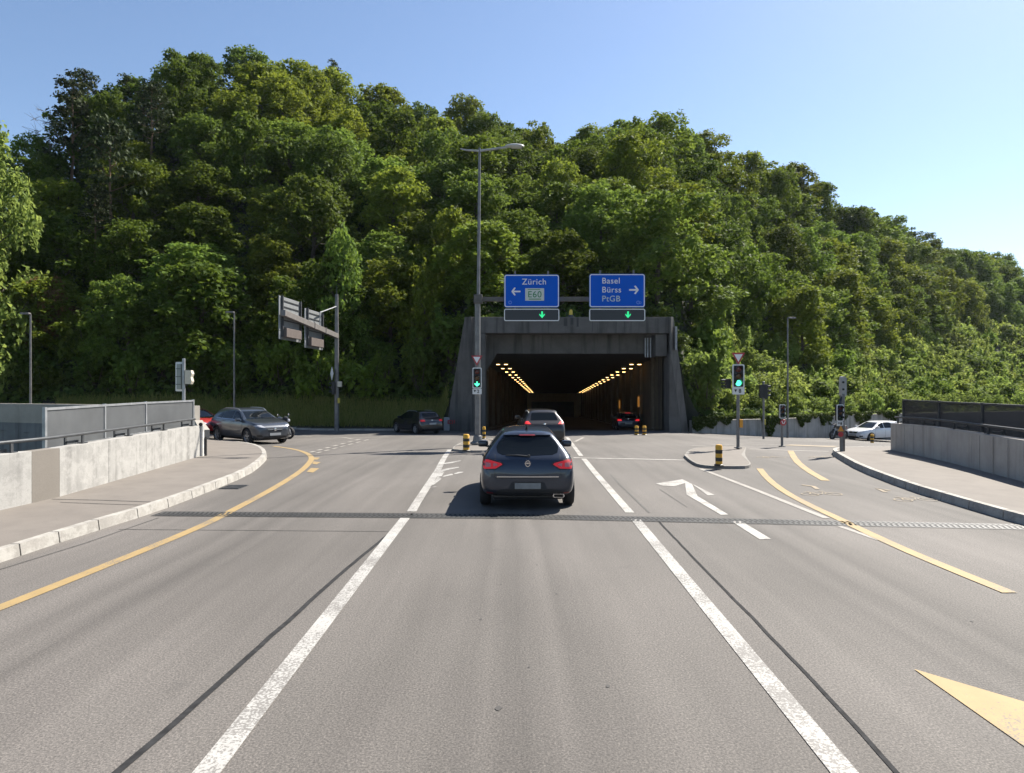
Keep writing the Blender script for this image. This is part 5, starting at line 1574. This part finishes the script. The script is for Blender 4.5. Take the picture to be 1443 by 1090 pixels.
def bool_arches(me, arches):
    o = bpy.data.objects.new('tmp', me); COL.objects.link(o); cut = []
    for (x, z, r_, w0, w1) in arches:
        for sgn in (1, -1):
            mb = MB(); mb.lathe([(0, w0 * sgn), (r_, w0 * sgn), (r_, w1 * sgn), (0, w1 * sgn)], (x, 0, z), 'Y', 28)
            c = bpy.data.objects.new('cut', mb.mesh('cut')); COL.objects.link(c); cut.append(c)
            bm = bmesh.new(); bm.from_mesh(c.data); bmesh.ops.remove_doubles(bm, verts=bm.verts, dist=1e-5); bmesh.ops.recalc_face_normals(bm, faces=bm.faces); bm.to_mesh(c.data); bm.free()
            md = o.modifiers.new('b', 'BOOLEAN'); md.operation = 'DIFFERENCE'; md.object = c; md.solver = 'EXACT'
    dg = bpy.context.evaluated_depsgraph_get(); m2 = bpy.data.meshes.new_from_object(o.evaluated_get(dg))
    for c in cut + [o]: bpy.data.objects.remove(c, do_unlink=True)
    return m2

class Car:
    def __init__(s, name, label, cat, st, paint, L, axles, wr=.31, track=.76, arch=None, mats=None):
        s.root = thing(name, label, cat); s.L = L
        hull = car_body(st, 'body')
        s.bvh = BVHTree.FromPolygons([v.co.copy() for v in hull.vertices], [list(p.vertices) for p in hull.polygons])
        arch = arch or wr * 1.16
        me = bool_arches(hull, [(x, wr, arch, track - .14, 1.6) for x in axles])
        me.materials.clear()
        s.body = link_mesh('body', me, paint, s.root, True)
        try: me.set_sharp_from_angle(angle=R(42))
        except Exception: pass
        s.paint = paint
        for x in axles:
            for sg in (1, -1): s.wheel(x, sg * track, wr, sg)
        # dark liner so that nothing shows through the arches
    def wheel(s, x, y, r_, sg):
        b = MB(); w2 = .10
        b.lathe([(r_ * .64, -w2), (r_ * .90, -w2 * 1.0), (r_ * .985, -w2 * .72), (r_, -w2 * .3), (r_, w2 * .3), (r_ * .985, w2 * .72), (r_ * .90, w2), (r_ * .64, w2), (r_ * .62, 0), (r_ * .64, -w2)], (0, 0, 0), 'Y', 28)
        t = b.build('wheel', M_tyre, s.root, True); t.location = (x, y, r_)
        b = MB()
        yo = sg * w2 * .80
        b.lathe([(r_ * .66, yo), (r_ * .60, yo * 1.02), (r_ * .56, yo * .5), (r_ * .56, yo * .2)], (0, 0, 0), 'Y', 28)
        for k in range(5):
            for dd in (-.13, .13):
                a = 2 * math.pi * k / 5 + dd
                b.box((math.sin(a) * r_ * .34, yo * .72, math.cos(a) * r_ * .34), (r_ * .075, .025, r_ * .50), rot=Matrix.Rotation(a, 3, 'Y'))
        b.lathe([(0, yo * .98), (r_ * .13, yo * .9), (r_ * .15, yo * .6)], (0, 0, 0), 'Y', 14)
        b.build('rim', M_rim, t, True)
        b = MB(); b.lathe([(0, yo * .15), (r_ * .60, yo * .15)], (0, 0, 0), 'Y', 24); b.build('brake_disc', M_dark, t)
    def proj(s, poly, axis, sgn, off):
        """polygon in the view plane -> points dropped on the hull. axis 'y': poly (x,z) seen from the side; 'x': poly (y,z) seen from front/rear; 'z': (x,y) from above"""
        bm = bmesh.new(); vs = [bm.verts.new((a, b_, 0)) for a, b_ in poly]
        f = bm.faces.new(vs); bmesh.ops.triangulate(bm, faces=[f])
        for _ in range(5):
            es = [e for e in bm.edges if e.calc_length() > .075]
            if not es: break
            bmesh.ops.subdivide_edges(bm, edges=es, cuts=1); bmesh.ops.triangulate(bm, faces=bm.faces[:])
        bad = []
        for v in bm.verts:
            a, b_ = v.co.x, v.co.y
            if axis == 'y': o, d = Vector((a, 4 * sgn, b_)), Vector((0, -sgn, 0))
            elif axis == 'x': o, d = Vector((5 * sgn, a, b_)), Vector((-sgn, 0, 0))
            else: o, d = Vector((a, b_, 4)), Vector((0, 0, -1))
            h = s.bvh.ray_cast(o, d)
            if h[0] is None: bad.append(v); continue
            v.co = h[0] - d * off
        bmesh.ops.delete(bm, geom=bad, context='VERTS')
        for f in bm.faces:
            f.normal_update()
            d = {'y': Vector((0, sgn, 0)), 'x': Vector((sgn, 0, 0)), 'z': Vector((0, 0, 1))}[axis]
            if f.normal.dot(d) < 0: f.normal_flip()
        return bm
    def decal(s, name, polys, axis, sgn, m, off=.006, parent=None, thick=0.012):
        """one part lying on the body: all polys share the mesh; given thickness by an inward skirt"""
        me = bpy.data.meshes.new(name); full = bmesh.new()
        for p in polys:
            bm = s.proj(p, axis, sgn, off)
            tmp = bpy.data.meshes.new('t'); bm.to_mesh(tmp); bm.free(); full.from_mesh(tmp); bpy.data.meshes.remove(tmp)
        d = {'y': Vector((0, sgn, 0)), 'x': Vector((sgn, 0, 0)), 'z': Vector((0, 0, 1))}[axis]
        be = [e for e in full.edges if e.is_boundary]
        r_ = bmesh.ops.extrude_edge_only(full, edges=be)
        for v in [g for g in r_['geom'] if isinstance(g, bmesh.types.BMVert)]: v.co -= d * thick
        full.to_mesh(me); full.free()
        o = link_mesh(name, me, m, parent or s.root)
        me.polygons.foreach_set('use_smooth', [True] * len(me.polygons))
        try: me.set_sharp_from_angle(angle=R(40))
        except Exception: pass
        return o
    def sides(s, name, poly, m, off=.006, **k):
        for sg in (1, -1): s.decal(name, [poly], 'y', sg, m, off, **k)
    def hit(s, axis, sgn, a, b_):
        o, d = {'y': (Vector((a, 4 * sgn, b_)), Vector((0, -sgn, 0))), 'x': (Vector((5 * sgn, a, b_)), Vector((-sgn, 0, 0))), 'z': (Vector((a, b_, 4)), Vector((0, 0, -1)))}[axis]
        h = s.bvh.ray_cast(o, d); return h[0] if h[0] is not None else Vector((0, 0, 0))
    def mirrors(s, x, z, m):
        for sg in (1, -1):
            h = s.hit('y', sg, x, z)
            b = MB(); b.box((x, h.y + sg * .14, z + .04), (.13, .23, .15), bev=.065); b.box((x + .02, h.y + sg * .02, z - .02), (.06, .1, .04)); o = b.build('mirror', m, s.root, True)
            b = MB(); b.box((x - .057, h.y + sg * .13, z + .04), (.004, .17, .11)); b.build('mirror_glass', M_glass, o)
    def handles(s, pts):
        for x, z in pts:
            for sg in (1, -1):
                h = s.hit('y', sg, x, z); b = MB(); b.box((x, h.y + sg * .018, z), (.20, .03, .03), bev=.01); b.build('door_handle', s.paint, s.root)
    def seams(s, xs, z0, z1):
        for sg in (1, -1):
            for x in xs: s.decal('door_seam', [[(x - .004, z0), (x + .004, z0), (x + .004, z1), (x - .004, z1)]], 'y', sg, M_trim, .003, thick=.003)
    def rails(s, x0, x1, y, m):
        for sg in (1, -1):
            pts = []
            for k in range(9):
                x = x0 + (x1 - x0) * k / 8; h = s.hit('z', 1, x, sg * y); pts.append(h + Vector((0, 0, .045 if 0 < k < 8 else .0)))
            b = MB(); b.tube(pts, .016, 8); b.build('roof_rail', m, s.root, True)
    def plate_at(s, end, z, w=.52, h=.11, m=None, txt=None, frame=True):
        p = s.hit('x', end, 0, z); b = MB(); b.box((p.x + end * .012, 0, z), (.02, w + .03, h + .03)); o = b.build('number_plate_frame', M_trim, s.root)
        b = MB(); b.box((p.x + end * .020, 0, z), (.02, w, h)); b.build('number_plate', m or M_platew, o)
        return o
    def put(s, loc, heading):
        s.root.location = loc; s.root.rotation_euler = (0, 0, heading)

def hatch_stations(L=4.06, W=1.73, H=1.45, belt=.92, hood=.93, low=.19, rear_lean=.62, wr=.60, roof_end=.0):
    """five door hatchback; x forward"""
    h = L / 2; w = W / 2
    S = [(-h, .40, .56, .66, w * .70, .3), (-h + .015, .33, .66, .78, w * .84, .3), (-h + .06, .28, .80, .915, w * .925, .4), (-h + .13, .26, .88, .985, w * .955, .5),
         (-h + .24, .24, belt, 1.06, w * .975, wr * .95), (-h + .40, .22, belt + .01, 1.20, w * .985, wr * .97), (-h + rear_lean, low, belt + .015, H - .075, w * .99, wr),
         (-h + rear_lean + .14, low, belt + .015, H - .025, w, wr), (-h + 1.25, low, belt + .01, H - .002, w, wr * 1.03), (-h + 1.9, low, belt, H, w * .995, wr * 1.05), (-h + 2.25, low, belt - .01, H - .02, w * .99, wr * 1.04),
         (-h + 2.50, low, belt - .015, H - .09, w * .985, wr * 1.02), (-h + 2.80, low, belt - .025, H - .25, w * .985, wr * 1.05), (-h + 3.08, low, belt - .035, hood + .09, w * .985, wr * 1.1),
         (-h + 3.22, low, belt - .05, hood + .015, w * .985, wr * 1.1), (h - .55, low + .01, hood - .09, hood - .045, w * .975, .5), (h - .28, .22, hood - .18, hood - .13, w * .93, .5),
         (h - .12, .24, hood - .26, hood - .205, w * .85, .4), (h - .03, .28, hood - .36, hood - .30, w * .72, .3), (h, .36, hood - .46, hood - .40, w * .52, .3)]
    return S

# ---------------------------------------------------------------- the dark blue hatchback ahead (rear view, nearest car)
navy = carpaint('slate_blue_paint', (0.015, 0.023, 0.041), .45, .30)
L = 4.06; h = L / 2
c = Car('hatchback_car', 'dark slate blue hatchback seen from behind on the road ahead of the camera', 'car', hatch_stations(L, 1.77, 1.45, wr=.50, rear_lean=.56), navy, L, (-1.28, 1.30), .315, .79)
def std_glass(c, h, H, belt, rear_poly, x_c=0.0, wsp=None, side=None):
    c.decal('rear_window', [rear_poly], 'x', -1, M_glass, .006)
    c.decal('windscreen', [wsp], 'x', 1, M_glass, .006)
    for poly in side: c.sides('side_window', poly, M_glass, .006)
rw = [(-.55, 1.045), (-.46, 1.01), (0, .995), (.46, 1.01), (.55, 1.045), (.575, 1.14), (.535, 1.22), (.44, 1.315), (.40, 1.33), (0, 1.34), (-.40, 1.33), (-.44, 1.315), (-.535, 1.22), (-.575, 1.14)]
wsp = [(-.64, .97), (.64, .97), (.47, 1.36), (-.47, 1.36)]
sideA = [[(.08, .955), (.95, .955), (.90, 1.0), (.42, 1.34), (.08, 1.37)], [(-.80, .97), (.02, .955), (.02, 1.37), (-.55, 1.35), (-.76, 1.27)]]
std_glass(c, h, 1.45, .92, rw, wsp=wsp, side=sideA)
c.decal('spoiler', [[(-.45, 1.35), (.45, 1.35), (.43, 1.42), (-.43, 1.42)]], 'x', -1, navy, .05, thick=.06)
c.decal('high_brake_lamp', [[(-.15, 1.338), (.15, 1.338), (.14, 1.36), (-.14, 1.36)]], 'x', -1, mat('dull_red_lens', (0.16, 0.012, 0.016), .3), .055)
for sg in (1, -1):
    q = lambda P_: [(sg * a, b_) for a, b_ in P_]
    c.decal('lamp_surround', [q([(.43, .845), (.57, .755), (.815, .745), (.84, .84), (.815, .95), (.71, .95), (.57, .915), (.45, .88)])], 'x', -1, M_trim, .007)
    c.decal('tailgate_seam', [q([(.595, .60), (.603, .60), (.603, .75), (.595, .75)]), q([(.585, .92), (.593, .92), (.60, 1.02), (.592, 1.02)])], 'x', -1, M_trim, .003, thick=.003)
    o = c.decal('tail_lamp', [q([(.46, .845), (.58, .775), (.80, .765), (.825, .84), (.80, .93), (.72, .93), (.58, .895), (.48, .87)])], 'x', -1, M_tail, .012)
    c.decal('lamp_glow', [q([(.54, .84), (.62, .81), (.63, .87), (.57, .865)]), q([(.67, .805), (.765, .80), (.77, .885), (.67, .875)])], 'x', -1, M_tailc, .017, parent=o)
    c.decal('bumper_reflector', [q([(.63, .315), (.75, .325), (.75, .35), (.63, .34)])], 'x', -1, mat('dull_red_lens', (0.16, 0.012, 0.016), .3), .01)
    c.decal('headlamp', [q([(.40, .70), (.74, .72), (.76, .80), (.52, .79)])], 'x', 1, M_head, .01)
c.decal('chrome_strip', [[(-.56, .618), (.56, .618), (.56, .638), (-.56, .638)]], 'x', -1, M_chrome, .014)
c.decal('bumper_seam', [[(-.60, .596), (.60, .596), (.60, .604), (-.60, .604)]], 'x', -1, M_trim, .003, thick=.003)
c.decal('plate_recess', [[(-.36, .40), (.36, .40), (.30, .525), (-.30, .525)]], 'x', -1, mat('recess_shade_blue', (0.006, 0.009, 0.016), .5), .004)  # flat patch: the recess's shade is painted as a darkened body blue
o = c.plate_at(-1, .465, .47, .105, mat('greyed_plate', (0.20, 0.205, 0.20), .5, var=.12, scale=10))
c.decal('lower_bumper', [[(-.80, .24), (.80, .24), (.78, .30), (.60, .34), (.50, .40), (.38, .405), (-.38, .405), (-.50, .40), (-.60, .34), (-.78, .30)]], 'x', -1, mat('bumper_plastic', (0.016, 0.016, 0.017), .6), .010)
c.decal('bumper_line', [[(-.56, .285), (.56, .285), (.55, .30), (-.55, .30)]], 'x', -1, M_dark, .016)
b = MB(); ring(b, [(-.09 + .56, .255 - .035), (.09 + .56, .22), (.11 + .56, .25), (.09 + .56, .285), (-.09 + .56, .285), (-.11 + .56, .25)][::1], [(-.075 + .56, .228), (.075 + .56, .228), (.09 + .56, .25), (.075 + .56, .277), (-.075 + .56, .277), (-.09 + .56, .25)], -.01, .10)
o = b.build('exhaust_tip', M_chrome, c.root); o.rotation_euler = (0, 0, R(-90)); o.location = (-h + .03, 0, .03)
# round badge: a ring with a level bar
p = c.hit('x', -1, 0, .865)
b = MB(); cir = lambda q: [(q * .78 * math.cos(a * math.pi / 12), q * math.sin(a * math.pi / 12)) for a in range(24)]
ring(b, cir(.062), cir(.045), -.012, .004); b.box((0, -.004, 0), (.105, .014, .016)); b.box((0, -.004, .015), (.05, .012, .012))
o = b.build('badge', M_chrome, c.root); o.rotation_euler = (R(8), 0, R(-90)); o.location = (p.x - .022, 0, .865)
b = MB(); p = c.hit('x', -1, .1, .99); b.tube([(p.x - .02, -.02, .985), (p.x - .005, .20, 1.005), (p.x + .01, .40, 1.0)], [.016, .012, .008], 6); b.tube([(p.x - .03, -.02, .985), (p.x + .03, -.02, .985)], .03, 8); b.build('wiper', M_trim, c.root)
p = c.hit('z', 1, -1.15, 0); b = MB(); b.tube([p, p + Vector((-.06, 0, .05)), p + Vector((-.13, 0, .10))], [.03, .018, .008], 8); b.build('aerial', M_trim, c.root, True)
c.mirrors(.78, .95, navy); c.handles([(.18, .87), (-.68, .88)]); c.seams([.05, 1.0, -.86], .30, .90)
b = MB(); b.box((-.2, 0, .30), (3.3, 1.3, .22), bev=.04); b.build('underbody', M_black, c.root)
p = P(742.5, 711.5); yaw = R(90)
c.put((p.x, p.y + 1.33, gz(p.x, p.y + 1.2)), yaw)
hatch = c

# ---------------------------------------------------------------- generic dressing for the other cars
def dress(c, h, W, H, belt, front=True, rear=True, lamps=None, wsp=None, rw=None, side=None, rails=None, mirror=(.72, .98), brake=False, tail=None):
    std_glass(c, h, H, belt, rw, wsp=wsp, side=side)
    w = W / 2
    tm = M_brake if brake else M_tail
    for sg in (1, -1):
        q = lambda P_: [(sg * a * w, b_) for a, b_ in P_]
        c.decal('tail_lamp', [q(tail or [(.55, .80), (.93, .80), (.93, .94), (.60, .92)])], 'x', -1, tm, .012)
        c.decal('headlamp', [q(lamps or [(.50, .70), (.86, .73), (.90, .82), (.60, .79)])], 'x', 1, M_head, .012)
        c.decal('fog_lamp_recess', [q([(.58, .36), (.84, .38), (.84, .47), (.66, .45)])], 'x', 1, M_trim, .008)
        c.sides if False else None
    c.decal('grille', [[(-.34 * w, .60), (.34 * w, .60), (.42 * w, .74), (-.42 * w, .74)]], 'x', 1, M_trim, .008)
    g = c.decal('grille_bar', [[(-.38 * w, .66), (.38 * w, .66), (.38 * w, .68), (-.38 * w, .68)]], 'x', 1, M_chrome, .016)
    p = c.hit('x', 1, 0, .67); b = MB(); b.lathe([(0, .02), (.065, .015), (.07, 0)], (p.x + .01, 0, .672), 'X', 18); b.build('badge', M_chrome, c.root)
    c.decal('lower_grille', [[(-.62 * w, .28), (.62 * w, .28), (.52 * w, .40), (-.52 * w, .40)]], 'x', 1, M_trim, .008)
    c.decal('lower_bumper', [[(-.85 * w, .27), (.85 * w, .27), (.80 * w, .40), (-.80 * w, .40)]], 'x', -1, M_trim, .010)
    c.plate_at(-1, .62 if brake else .72); c.plate_at(1, .47)
    p = c.hit('x', -1, 0, .95); b = MB(); b.lathe([(0, -.02), (.05, -.015), (.055, 0)], (p.x - .004, 0, .93), 'X', 14); b.build('rear_badge', M_chrome, c.root)
    c.sides('sill', [(-.95, .20), (1.0, .20), (1.0, .29), (-.95, .29)], M_trim, .008)
    c.mirrors(mirror[0], mirror[1], c.paint); c.handles([(.12, belt - .06), (-.72, belt - .05)]); c.seams([.02, .98, -.88], .32, belt - .03)
    if rails: c.rails(*rails)
    b = MB(); b.box((0, 0, .30), (2 * h - .9, 1.3, .22), bev=.04); b.build('underbody', M_black, c.root)

# grey crossover entering from the left
grey = carpaint('graphite_paint', (0.052, 0.060, 0.074), .5, .28)
L, W, H = 4.36, 1.84, 1.57; h = L / 2
st = hatch_stations(L, W, H, belt=1.05, hood=1.07, low=.23, rear_lean=.55, wr=.63)
c = Car('crossover_car', 'metallic grey crossover turning in from the left with its front towards the camera', 'car', st, grey, L, (-1.33, 1.37), .36, .79)
side_x = [[(.06, 1.085), (.98, 1.08), (.90, 1.12), (.46, 1.41), (.06, 1.445)], [(-.86, 1.11), (0, 1.085), (0, 1.445), (-.62, 1.43), (-.84, 1.38)], [(-1.36, 1.16), (-.91, 1.115), (-.88, 1.375), (-1.10, 1.36)]]
rw_x = [(-.60, 1.10), (.60, 1.10), (.52, 1.38), (-.52, 1.38)]; ws_x = [(-.68, 1.10), (.68, 1.10), (.55, 1.425), (-.55, 1.425)]
dress(c, h, W, H, 1.05, wsp=ws_x, rw=rw_x, side=side_x, rails=(-1.25, .35, .60, M_galv), mirror=(.80, 1.04), lamps=[(.46, .76), (.86, .80), (.93, .885), (.62, .87)])
c.sides('window_trim', [(-1.36, 1.105), (1.0, 1.058), (1.0, 1.070), (-1.36, 1.12)], M_chrome, .012)
c.decal('skid_plate', [[(-.62, .245), (.62, .245), (.60, .275), (-.60, .275)]], 'x', 1, M_chrome, .02)
p = P(352, 623.5); c.put((p.x, p.y, gz(p.x, p.y)), math.atan2(-.65, .76))
crossover = c

# black hatchback leaving to the upper left
black = carpaint('black_paint', (0.010, 0.012, 0.016), .45, .22)
L, W, H = 4.2, 1.80, 1.56; h = L / 2
c = Car('hatchback_car', 'black hatchback in rear three quarter view in front of the grass bank', 'car', hatch_stations(L, W, H, belt=1.0, hood=1.01, rear_lean=.50, wr=.60), black, L, (-1.28, 1.30), .35, .77)
dress(c, h, W, H, 1.0, wsp=[(a, b_ + .07) for a, b_ in wsp], rw=[(-.58, 1.09), (.58, 1.09), (.50, 1.41), (-.50, 1.41)], side=[[(a, b_ + .08) for a, b_ in q] for q in sideA], rails=(-1.1, .3, .58, M_galv), mirror=(.72, 1.05), tail=[(.58, .88), (.95, .87), (.95, .99), (.62, .99)])
c.root.scale = (.89, .89, .89)
p = P(587, 610.5); c.put((p.x, p.y, gz(p.x, p.y)), R(90 + 38))

# dark hatchback inside the tunnel
c = Car('hatchback_car', 'dark blue hatchback with red tail lights inside the tunnel on the right', 'car', hatch_stations(4.2, 1.78, 1.46, belt=.93, hood=.94, rear_lean=.58, wr=.60), carpaint('midnight_paint', (0.012, 0.016, 0.035), .4, .3), 4.2, (-1.28, 1.30), .32, .77)
dress(c, 2.1, 1.78, 1.46, .93, wsp=wsp, rw=[(-.58, 1.02), (.58, 1.02), (.50, 1.33), (-.50, 1.33)], side=sideA, brake=True)
c.decal('high_brake_lamp', [[(-.2, 1.36), (.2, 1.36), (.2, 1.385), (-.2, 1.385)]], 'x', -1, M_brake, .02)
c.put(((886 - CX) * 50 / F, 51.5, zf(51.5)), R(90 - 3))

# dark brown crossover just in front of the slate blue hatchback
brn = carpaint('bronze_paint', (0.014, 0.010, 0.009), .25, .35)
L, W, H = 4.40, 1.82, 1.54; h = L / 2
st = hatch_stations(L, W, H, belt=1.00, hood=1.03, low=.23, rear_lean=.66, wr=.56)
c = Car('crossover_car', 'dark bronze crossover with roof rails hidden behind the slate blue hatchback', 'car', st, brn, L, (-1.33, 1.35), .345, .80)
up = lambda P_, d: [(a, b_ + d) for a, b_ in P_]
dress(c, h, W, H, 1.03, wsp=up(ws_x, .01), rw=[(-.58, 1.10), (.58, 1.10), (.49, 1.42), (-.49, 1.42)], side=[up(q, .02) for q in side_x], rails=(-1.35, .35, .60, M_galv), mirror=(.80, 1.09), brake=True, tail=[(.62, .95), (.93, .95), (.95, 1.06), (.74, 1.07)])
p = Vector((1.22, 28.0 + 2, 0)); c.put((p.x, p.y, gz(p.x, p.y)), R(90 + 4))

# white car on the cross street at the right
wht = carpaint('white_paint', (0.60, 0.61, 0.63), .0, .35)
L, W, H = 4.35, 1.78, 1.46; h = L / 2
c = Car('hatchback_car', 'white hatchback on the cross street behind the right parapet', 'car', hatch_stations(L, W, H, belt=.95, hood=.95, rear_lean=.60, wr=.61), wht, L, (-1.30, 1.34), .325, .77)
dress(c, h, W, H, .95, wsp=wsp, rw=rw, side=[up(q, .02) for q in sideA], mirror=(.80, 1.0))
p = P(1233, 621.5); c.put((p.x, p.y, gz(p.x, p.y)), math.atan2(-.36, -.93))

# red car waiting behind the left parapet's end
red = carpaint('red_paint', (0.34, 0.022, 0.022), .1, .3)
L, W, H = 4.2, 1.78, 1.42; h = L / 2
c = Car('hatchback_car', 'red car waiting behind the end of the left parapet', 'car', hatch_stations(L, W, H, belt=.93, hood=.94, rear_lean=.60, wr=.60), red, L, (-1.28, 1.30), .32, .77)
dress(c, h, W, H, .93, wsp=wsp, rw=rw, side=sideA)
Y = 32.0; X = (268 - CX) * Y / F; c.put((X, Y, gz(X, Y)), math.atan2(-.50, .86))

# ---------------------------------------------------------------- motorcycle beyond the grey crossover
def motorcycle(label, loc, heading):
    t = thing('motorcycle', label, 'motorcycle', loc, heading)
    mk = mat('motorcycle_black', (0.012, 0.012, 0.013), .35)
    for x in (-.70, .72):
        b = MB(); b.lathe([(.22, -.06), (.29, -.06), (.315, 0), (.29, .06), (.22, .06), (.22, -.06)], (x, 0, .315), 'Y', 24); w_ = b.build('wheel', M_tyre, t, True)
        b = MB()
        for k in range(6): b.box((x + math.sin(k * 1.047) * .12, 0, .315 + math.cos(k * 1.047) * .12), (.025, .03, .22), rot=Matrix.Rotation(k * 1.047, 3, 'Y'))
        b.lathe([(0, -.04), (.05, -.04), (.05, .04), (0, .04)], (x, 0, .315), 'Y', 12); b.build('rim', M_dark, w_)
    b = MB(); b.tube([(.72, .09, .315), (.52, .09, .80), (.46, .09, .98)], .028, 8); b.tube([(.72, -.09, .315), (.52, -.09, .80), (.46, -.09, .98)], .028, 8); b.build('fork', M_galv, t)
    b = MB(); b.tube([(-.70, .08, .315), (-.2, .10, .42), (-.1, .1, .5)], .035, 8); b.tube([(-.70, -.08, .315), (-.2, -.10, .42), (-.1, -.1, .5)], .035, 8); b.box((.08, 0, .45), (.52, .34, .34), bev=.06); b.tube([(.1, -.16, .35), (-.3, -.19, .30), (-.75, -.21, .40)], [.035, .045, .06], 10); b.build('engine', M_dark, t, True)
    b = MB(); b.tube([(.40, 0, .86), (.22, 0, .92), (.0, 0, .88), (-.12, 0, .80)], [.10, .17, .17, .10], 12); b.build('fuel_tank', mk, t, True)
    b = MB(); b.box((-.38, 0, .80), (.62, .28, .10), bev=.045); b.box((-.68, 0, .88), (.22, .22, .12), bev=.04); b.build('seat', M_trim, t, True)
    b = MB(); b.tube([(.66, 0, .95), (.52, 0, .98), (.36, 0, .86)], [.10, .17, .12], 12); b.tube([(.72, 0, .64), (.60, 0, .66), (.48, 0, .62)], [.04, .11, .05], 10); b.build('fairing', mk, t, True)
    b = MB(); b.lathe([(0, .08), (.07, .06), (.085, 0)], (.66, 0, .93), 'X', 14); b.build('headlamp', M_head, t, True)
    b = MB(); b.tube([(.30, .38, 1.02), (.42, .2, 1.06), (.46, 0, 1.02), (.42, -.2, 1.06), (.30, -.38, 1.02)], .018, 8); b.build('handlebar', M_trim, t, True)
    for sg in (1, -1):
        b = MB(); b.tube([(.36, sg * .30, 1.03), (.40, sg * .36, 1.20)], .009, 6); b.box((.39, sg * .40, 1.22), (.04, .13, .08), bev=.02); b.build('mirror', M_chrome, t)
    b = MB(); b.box((-.80, 0, .80), (.06, .14, .08), bev=.02); b.build('tail_lamp', M_tail, t)
    return t
Y = 33.5; X = (391 - CX) * Y / F
motorcycle('black motorcycle half hidden beyond the bonnet of the grey crossover', (X, Y, gz(X, Y)), math.atan2(-.35, .93))
p = P(1182, 619.5); motorcycle('black motorcycle in front of the white car behind the thick signal post', (p.x, p.y, gz(p.x, p.y)), math.atan2(-.5, -.86))
